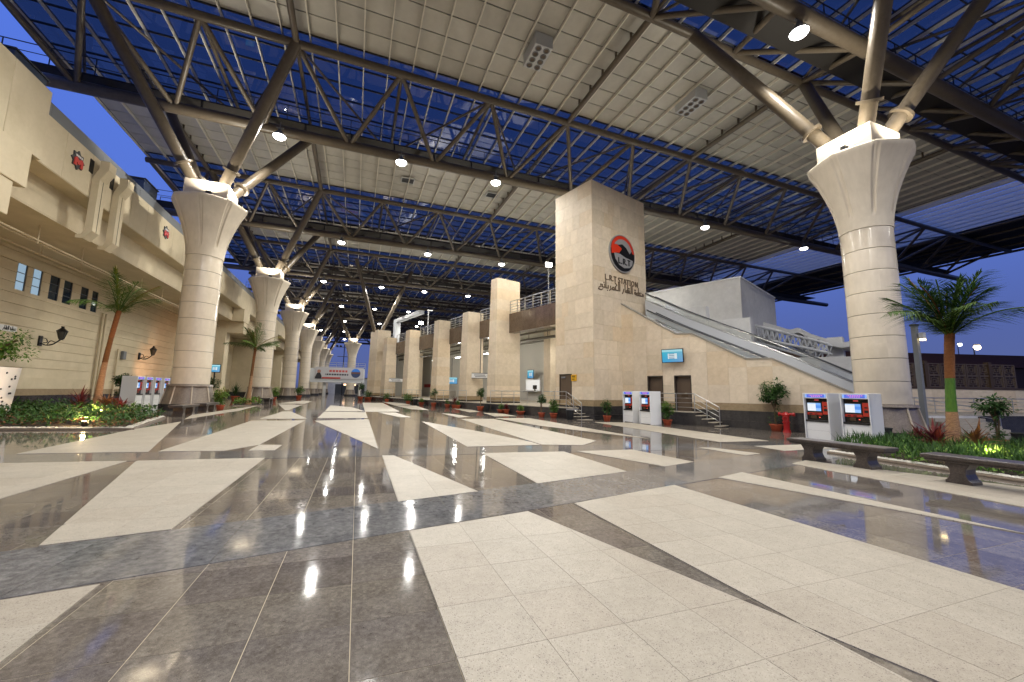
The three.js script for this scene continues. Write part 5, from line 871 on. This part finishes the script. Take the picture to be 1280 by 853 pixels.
// palms
function palm(x, y, trunkTop, lean, fr, spread, label, bandGreen, sz = 1, seed = 1, up = .85) {
  const [X, Z] = onFloor(x, y), g = thing('palm_tree', label, 'palm tree', { O: [X, Z], a: 0 }, 0, 0, floorY(X, Z)), q = rng(seed), r2 = (a, b) => a + (b - a) * q();
  const h = trunkTop, [lx, lz] = lean, P = k => V(lx * k * k, h * k, lz * k * k);
  const N = 20, K = 14, rad_ = k => sz * (.108 - .03 * k + .12 * Math.exp(-k * 7));
  const tube = (k0, k1, fr_) => { const pos = [], idx = []; for (let j = 0; j <= N; j++) { const k = k0 + (k1 - k0) * j / N, c = P(k); for (let i = 0; i <= K; i++) { const t = i / K * 6.283, r = fr_(k) * (1 + ((j % 3) === 0 ? .035 : 0)); pos.push(c.x + Math.cos(t) * r, c.y, c.z + Math.sin(t) * r); } } for (let j = 0; j < N; j++) for (let i = 0; i < K; i++) { const a = j * (K + 1) + i, b = a + K + 1; idx.push(a, b, a + 1, b, b + 1, a + 1); } const ge = new THREE.BufferGeometry(); ge.setAttribute('position', new THREE.Float32BufferAttribute(pos, 3)); ge.setIndex(idx); ge.computeVertexNormals(); return ge; };
  const b0 = bandGreen ? .34 : .5, b1 = bandGreen ? .62 : .74;
  mesh('lower_trunk', tube(0, b0, rad_), M.bark, g); mesh('crownshaft', tube(b0, b1, rad_), bandGreen ? M.crownshaft : M.oldTrunk, g, bandGreen ? 'smooth green crownshaft' : 'dull olive upper trunk'); mesh('leaf_base', tube(b1, 1, k => rad_(k) * (1.05 + (k - b1) * .5)), M.dryFrond, g, 'brown fibrous leaf base');
  const c = P(.96);
  for (let f = 0; f < fr; f++) {
    const t = spread[0] + (spread[1] - spread[0]) * ((f + r2(.2, .8)) / fr), e = f % 4 ? r2(up, 1.5) : r2(up - .35, up), L = sz * r2(1.7, 2.4) * (f % 5 === 4 ? .8 : 1), d = V(Math.cos(t) * Math.cos(e), Math.sin(e), Math.sin(t) * Math.cos(e)), droop = r2(.45, 1.1) * (1.75 - e * .95), pts = [];
    for (let i = 0; i <= 10; i++) { const k = i / 10; pts.push(c.clone().addScaledVector(d, L * k).add(V(d.x * k * k * L * .25, -droop * k * k * L * .55, d.z * k * k * L * .25))); }
    const cv = new THREE.CatmullRomCurve3(pts), o = new THREE.Group(); o.name = 'frond'; g.add(o);
    mesh('rachis', new THREE.TubeGeometry(cv, 12, .016 * sz, 5, false), f % 6 === 5 ? M.dryFrond : LEAF.palm, o);
    const l = []; for (let i = 4; i < 62; i++) { const k = i / 62, p = cv.getPoint(k), tg = cv.getTangent(k), s = V(0, 0, 0).crossVectors(tg, UP).normalize(); const ll = sz * (.62 * Math.sin(Math.PI * (.12 + k * .8)) + .08); for (const sd of [-1, 1]) l.push([p, tg.clone().multiplyScalar(.75 + k * .4).addScaledVector(s, sd * .85).add(V(r2(-.2, .2), -.2 - r2(0, .5), r2(-.2, .2))), UP, ll * r2(.75, 1.15), .026 * sz]); }
    mesh('leaflets', leafGeo(l), f % 6 === 5 ? (bandGreen ? LEAF.mid : LEAF.yellow) : f % 3 === 1 ? (bandGreen ? LEAF.deep : LEAF.fresh) : LEAF.palm, o);
  }
  return g;
}
palm(1195, 567, 3.5, [.15, .1], 26, [0, 6.283], 'tall palm with green-banded trunk beside the right column', true, 1.16, 5, 1.12);
palm(119, 517, 4.4, [1.0, .6], 12, [-.6, 5.6], 'leaning palm with red-brown trunk in the planted bed on the left', false, 1.0, 8, 1.12);
palm(310, 506.5, 4.3, [.15, 0], 18, [0, 6.283], 'small slim palm in a bed between first and second left columns', false, 1.0, 11);

// planted beds
function bed(polyPx, label, plants, gravel) {
  const P = polyPx.map(p => onFloor(...p)), g = new THREE.Group(), cx = P.reduce((a, p) => a + p[0], 0) / P.length, cz = P.reduce((a, p) => a + p[1], 0) / P.length; g.name = numbered('planted_bed'); g.position.set(cx, floorY(cx, cz), -cz); tag(g, label, 'planted bed'); scene.add(g);
  const ring = P.map(p => [p[0] - cx, -(p[1] - cz)]), yAt = (x, z) => floorY(x + cx, cz - z) - floorY(cx, cz);
  for (let i = 0; i < ring.length; i++) { const a = ring[i], b = ring[(i + 1) % ring.length]; mesh('kerb', pipe([a[0], yAt(...a) + .012, a[1]], [b[0], yAt(...b) + .012, b[1]], .05, 4), M.kerb, g); }
  const sg = new THREE.ShapeGeometry(new THREE.Shape(ring.map(p => new THREE.Vector2(p[0], -p[1])))).rotateX(-Math.PI / 2), pp = sg.attributes.position; for (let i = 0; i < pp.count; i++) pp.setY(i, yAt(pp.getX(i), pp.getZ(i)) + .04); sg.computeVertexNormals(); mesh('soil', sg, M.soil, g);
  return { g, P, ring, yAt, has: (x, z) => { let c = false; for (let i = 0, j = ring.length - 1; i < ring.length; j = i++) if ((ring[i][1] > z) !== (ring[j][1] > z) && x < (ring[j][0] - ring[i][0]) * (z - ring[i][1]) / (ring[j][1] - ring[i][1]) + ring[i][0]) c = !c; return c; } };
}
function cover(b, n, hgt, L, w, m, label, name, test, upr) { // ground cover as one mass of leaves
  const xs = b.ring.map(p => p[0]), zs = b.ring.map(p => p[1]), l = []; let tries = 0;
  while (l.length < n && tries++ < n * 8) { const x = rr(Math.min(...xs), Math.max(...xs)), z = rr(Math.min(...zs), Math.max(...zs)); if (!b.has(x, z) || (test && !test(x, z))) continue; const bump = .6 + .4 * Math.sin(x * 3.1 + z * 1.3) * Math.cos(z * 2.7), hh = hgt * bump * Math.pow(R(), .45); l.push([V(x, b.yAt(x, z) + .05 + hh, z), (upr ? V(rr(-.5, .5), 1.1, rr(-.5, .5)) : V(rr(-1, 1), rr(-.2, .9), rr(-1, 1))), V(rr(-.4, .4), 1, rr(-.4, .4)), L * rr(.7, 1.3), w * rr(.8, 1.2)]); }
  const o = new THREE.Mesh(leafGeo(l), m); o.name = numbered(name); o.position.copy(b.g.position); o.castShadow = o.receiveShadow = true; tag(o, label, 'ground cover', null, 'stuff'); scene.add(o);
}
function pebbles(b, n, name, label, edge) { const l = []; const sp = new THREE.IcosahedronGeometry(1, 0); const out = []; for (let i = 0; i < n; i++) { const k = Math.floor(R() * edge.length), [A, B] = edge[k], t = R(), a = b.ring[A], c = b.ring[B], cxx = -(a[0] + c[0]) / 2, czz = -(a[1] + c[1]) / 2, Ln = Math.hypot(cxx, czz) || 1, q = rr(.05, .3), x = a[0] + (c[0] - a[0]) * t + cxx / Ln * q, z = a[1] + (c[1] - a[1]) * t + czz / Ln * q; out.push(sp.clone().scale(rr(.02, .045), rr(.014, .03), rr(.02, .045)).rotateY(R() * 6).translate(x, b.yAt(x, z) + .055, z)); } const o = new THREE.Mesh(mg(out), M.pebble); o.name = numbered(name); o.position.copy(b.g.position); o.castShadow = o.receiveShadow = true; tag(o, label, 'pebbles', null, 'stuff'); scene.add(o); }
{
  const b = bed([[-70, 538.5], [165, 537.8], [206, 522.5], [118, 512.5], [20, 514], [-90, 522]], 'kerbed planted bed with pebbles around the leaning palm');
  cover(b, 4200, .5, .15, .07, LEAF.deep, 'dense dark green ground cover shrubs in the left bed', 'green_shrubs'); cover(b, 1800, .55, .14, .07, LEAF.mid, 'fresh green leaves among the left bed shrubs', 'green_shrubs'); cover(b, 1300, .26, .15, .06, LEAF.copper, 'reddish brown low plants along the left bed edge', 'copper_plants');
  pebbles(b, 700, 'pebble_edge', 'pale pebbles along the left bed kerb', [[0, 1], [1, 2]]);
  const red = (x, y, hh, lab, m = 'red', n = 46) => { const [X, Z] = onFloor(x, y), g = thing('red_leaf_plant', lab, 'plant', { O: [X, Z], a: 0 }, 0, 0, floorY(X, Z) + .04, 'red-leaved plants in the beds'); const l = []; for (let i = 0; i < n; i++) { const t = R() * 6.283, e = rr(.1, 1.35), d = V(Math.cos(t) * Math.cos(e), Math.sin(e), Math.sin(t) * Math.cos(e)); l.push([V(rr(-.06, .06), rr(.05, hh * .5), rr(-.06, .06)), d, UP.clone().addScaledVector(d, -.3), hh * rr(.4, .75), .075]); } mesh('foliage', leafGeo(l), LEAF[m], g); mesh('stem', cyl(.025, .015, 0, hh * .55, 6), M.stem, g); };
  red(97, 519, 1.1, 'red-leaved plant left of the leaning palm trunk'); red(130, 518, .9, 'copper-leaved plant right of the leaning palm trunk', 'copper'); red(150, 519, .8, 'dark red plant between leaning palm and ticket machines');
  // uplight in the bed
  const sp = (x, y, lab, I, tx, col) => { const [X, Z] = onFloor(x, y), g = thing('bed_spotlight', lab, 'spotlight', { O: [X, Z], a: 0 }, 0, 0, floorY(X, Z) + .05, 'garden spotlights'); mesh('housing', [cyl(.07, .09, 0, .14, 12)], M.black, g); mesh('lens', cyl(.075, .075, .141, .15, 12), glow(col, 14), g); const l = new THREE.PointLight(col, I, 0, 2); lightAt(l, V(0, .22, 0)); l.name = 'light'; l.shadow.radius = 2; g.add(l); };
  sp(105, 535, 'warm garden spotlight at the kerb of the left bed', 9, 0, new THREE.Color(1, .72, .36)); sp(124, 523, 'warm garden spotlight at the leaning palm foot', 30, 0, new THREE.Color(1, .6, .3));
  const b2 = bed([[1036, 567], [1300, 606.5], [1350, 585], [1285, 566], [1170, 556], [1080, 556]], 'kerbed planted bed with white pebbles around the tall palm');
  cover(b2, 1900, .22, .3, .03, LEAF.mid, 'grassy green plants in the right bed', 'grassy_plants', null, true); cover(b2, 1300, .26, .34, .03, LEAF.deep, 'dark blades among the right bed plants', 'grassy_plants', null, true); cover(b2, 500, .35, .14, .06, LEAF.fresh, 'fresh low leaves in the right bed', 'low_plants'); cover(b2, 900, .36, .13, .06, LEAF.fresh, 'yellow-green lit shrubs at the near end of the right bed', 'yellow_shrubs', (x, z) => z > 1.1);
  pebbles(b2, 900, 'pebble_edge', 'white pebbles along the right bed kerb', [[0, 1]]);
  red(1172, 570, 1.0, 'dark red spreading plant left of the tall palm trunk', 'red', 70); red(1222, 572, .95, 'copper and red plant right of the tall palm trunk', 'copper', 50); red(1150, 563, .7, 'dark red low plant behind the stone bench', 'red', 40);
  sp(1238, 580, 'warm garden spotlight among the yellow-lit plants', 8, 0, new THREE.Color(1, .8, .3));
  const b3 = bed([[290, 508], [327, 507.5], [322, 503.6], [294, 503.8]], 'small round bed of low plants at the small palm foot'); cover(b3, 700, .5, .2, .09, LEAF.fresh, 'bright low plants at the small palm foot', 'low_plants'); cover(b3, 260, .5, .2, .08, LEAF.copper, 'copper low plants at the small palm foot', 'low_plants');
}
{ // white perforated planter with a small tree on the far left
  const [X, Z] = onFloor(-32, 524), g = thing('perforated_planter', 'white tall planter with dark holes holding a bright green tree', 'planter', { O: [X, Z], a: HALL.a }, 0, 0, floorY(X, Z));
  const bx = (w0, w1, y0, y1) => new THREE.CylinderGeometry(w1 * .7071, w0 * .7071, y1 - y0, 4).rotateY(Math.PI / 4).translate(0, (y0 + y1) / 2, 0);
  mesh('body', bx(1.0, 1.2, 0, 1.75), M.white, g); mesh('soil', box(-.6, .6, 1.75, 1.76, -.6, .6), M.soil, g);
  const h = []; for (let i = 0; i < 26; i++) { const y = rr(.12, 1.6), w = .5 + .1 * y / 1.75, x = rr(-w + .12, w - .12); h.push(cyl(.035, .035, -.012, .012, 8).rotateX(Math.PI / 2).translate(x, y, w + .001)); h.push(cyl(.035, .035, -.012, .012, 8).rotateZ(Math.PI / 2).translate(w + .001, y, rr(-w + .12, w - .12))); } mesh('hole', h, M.black, g);
  mesh('stem', [bend([[0, 1.7, 0], [.1, 2.2, 0], [-.3, 2.8, .1]], .05, 6), bend([[0, 1.7, 0], [.2, 2.2, .1], [.7, 2.7, 0]], .04, 6)], M.stem, g);
  const [l] = cloud(1500, 1.2, .72, 1.0, 2.55, .12, .065, 24); mesh('foliage', leafGeo(l), LEAF.fresh, g); const [l2] = cloud(700, 1.15, .65, .95, 2.45, .12, .06, 14); mesh('foliage', leafGeo(l2), LEAF.mid, g);
}
renderer.render(scene, camera);
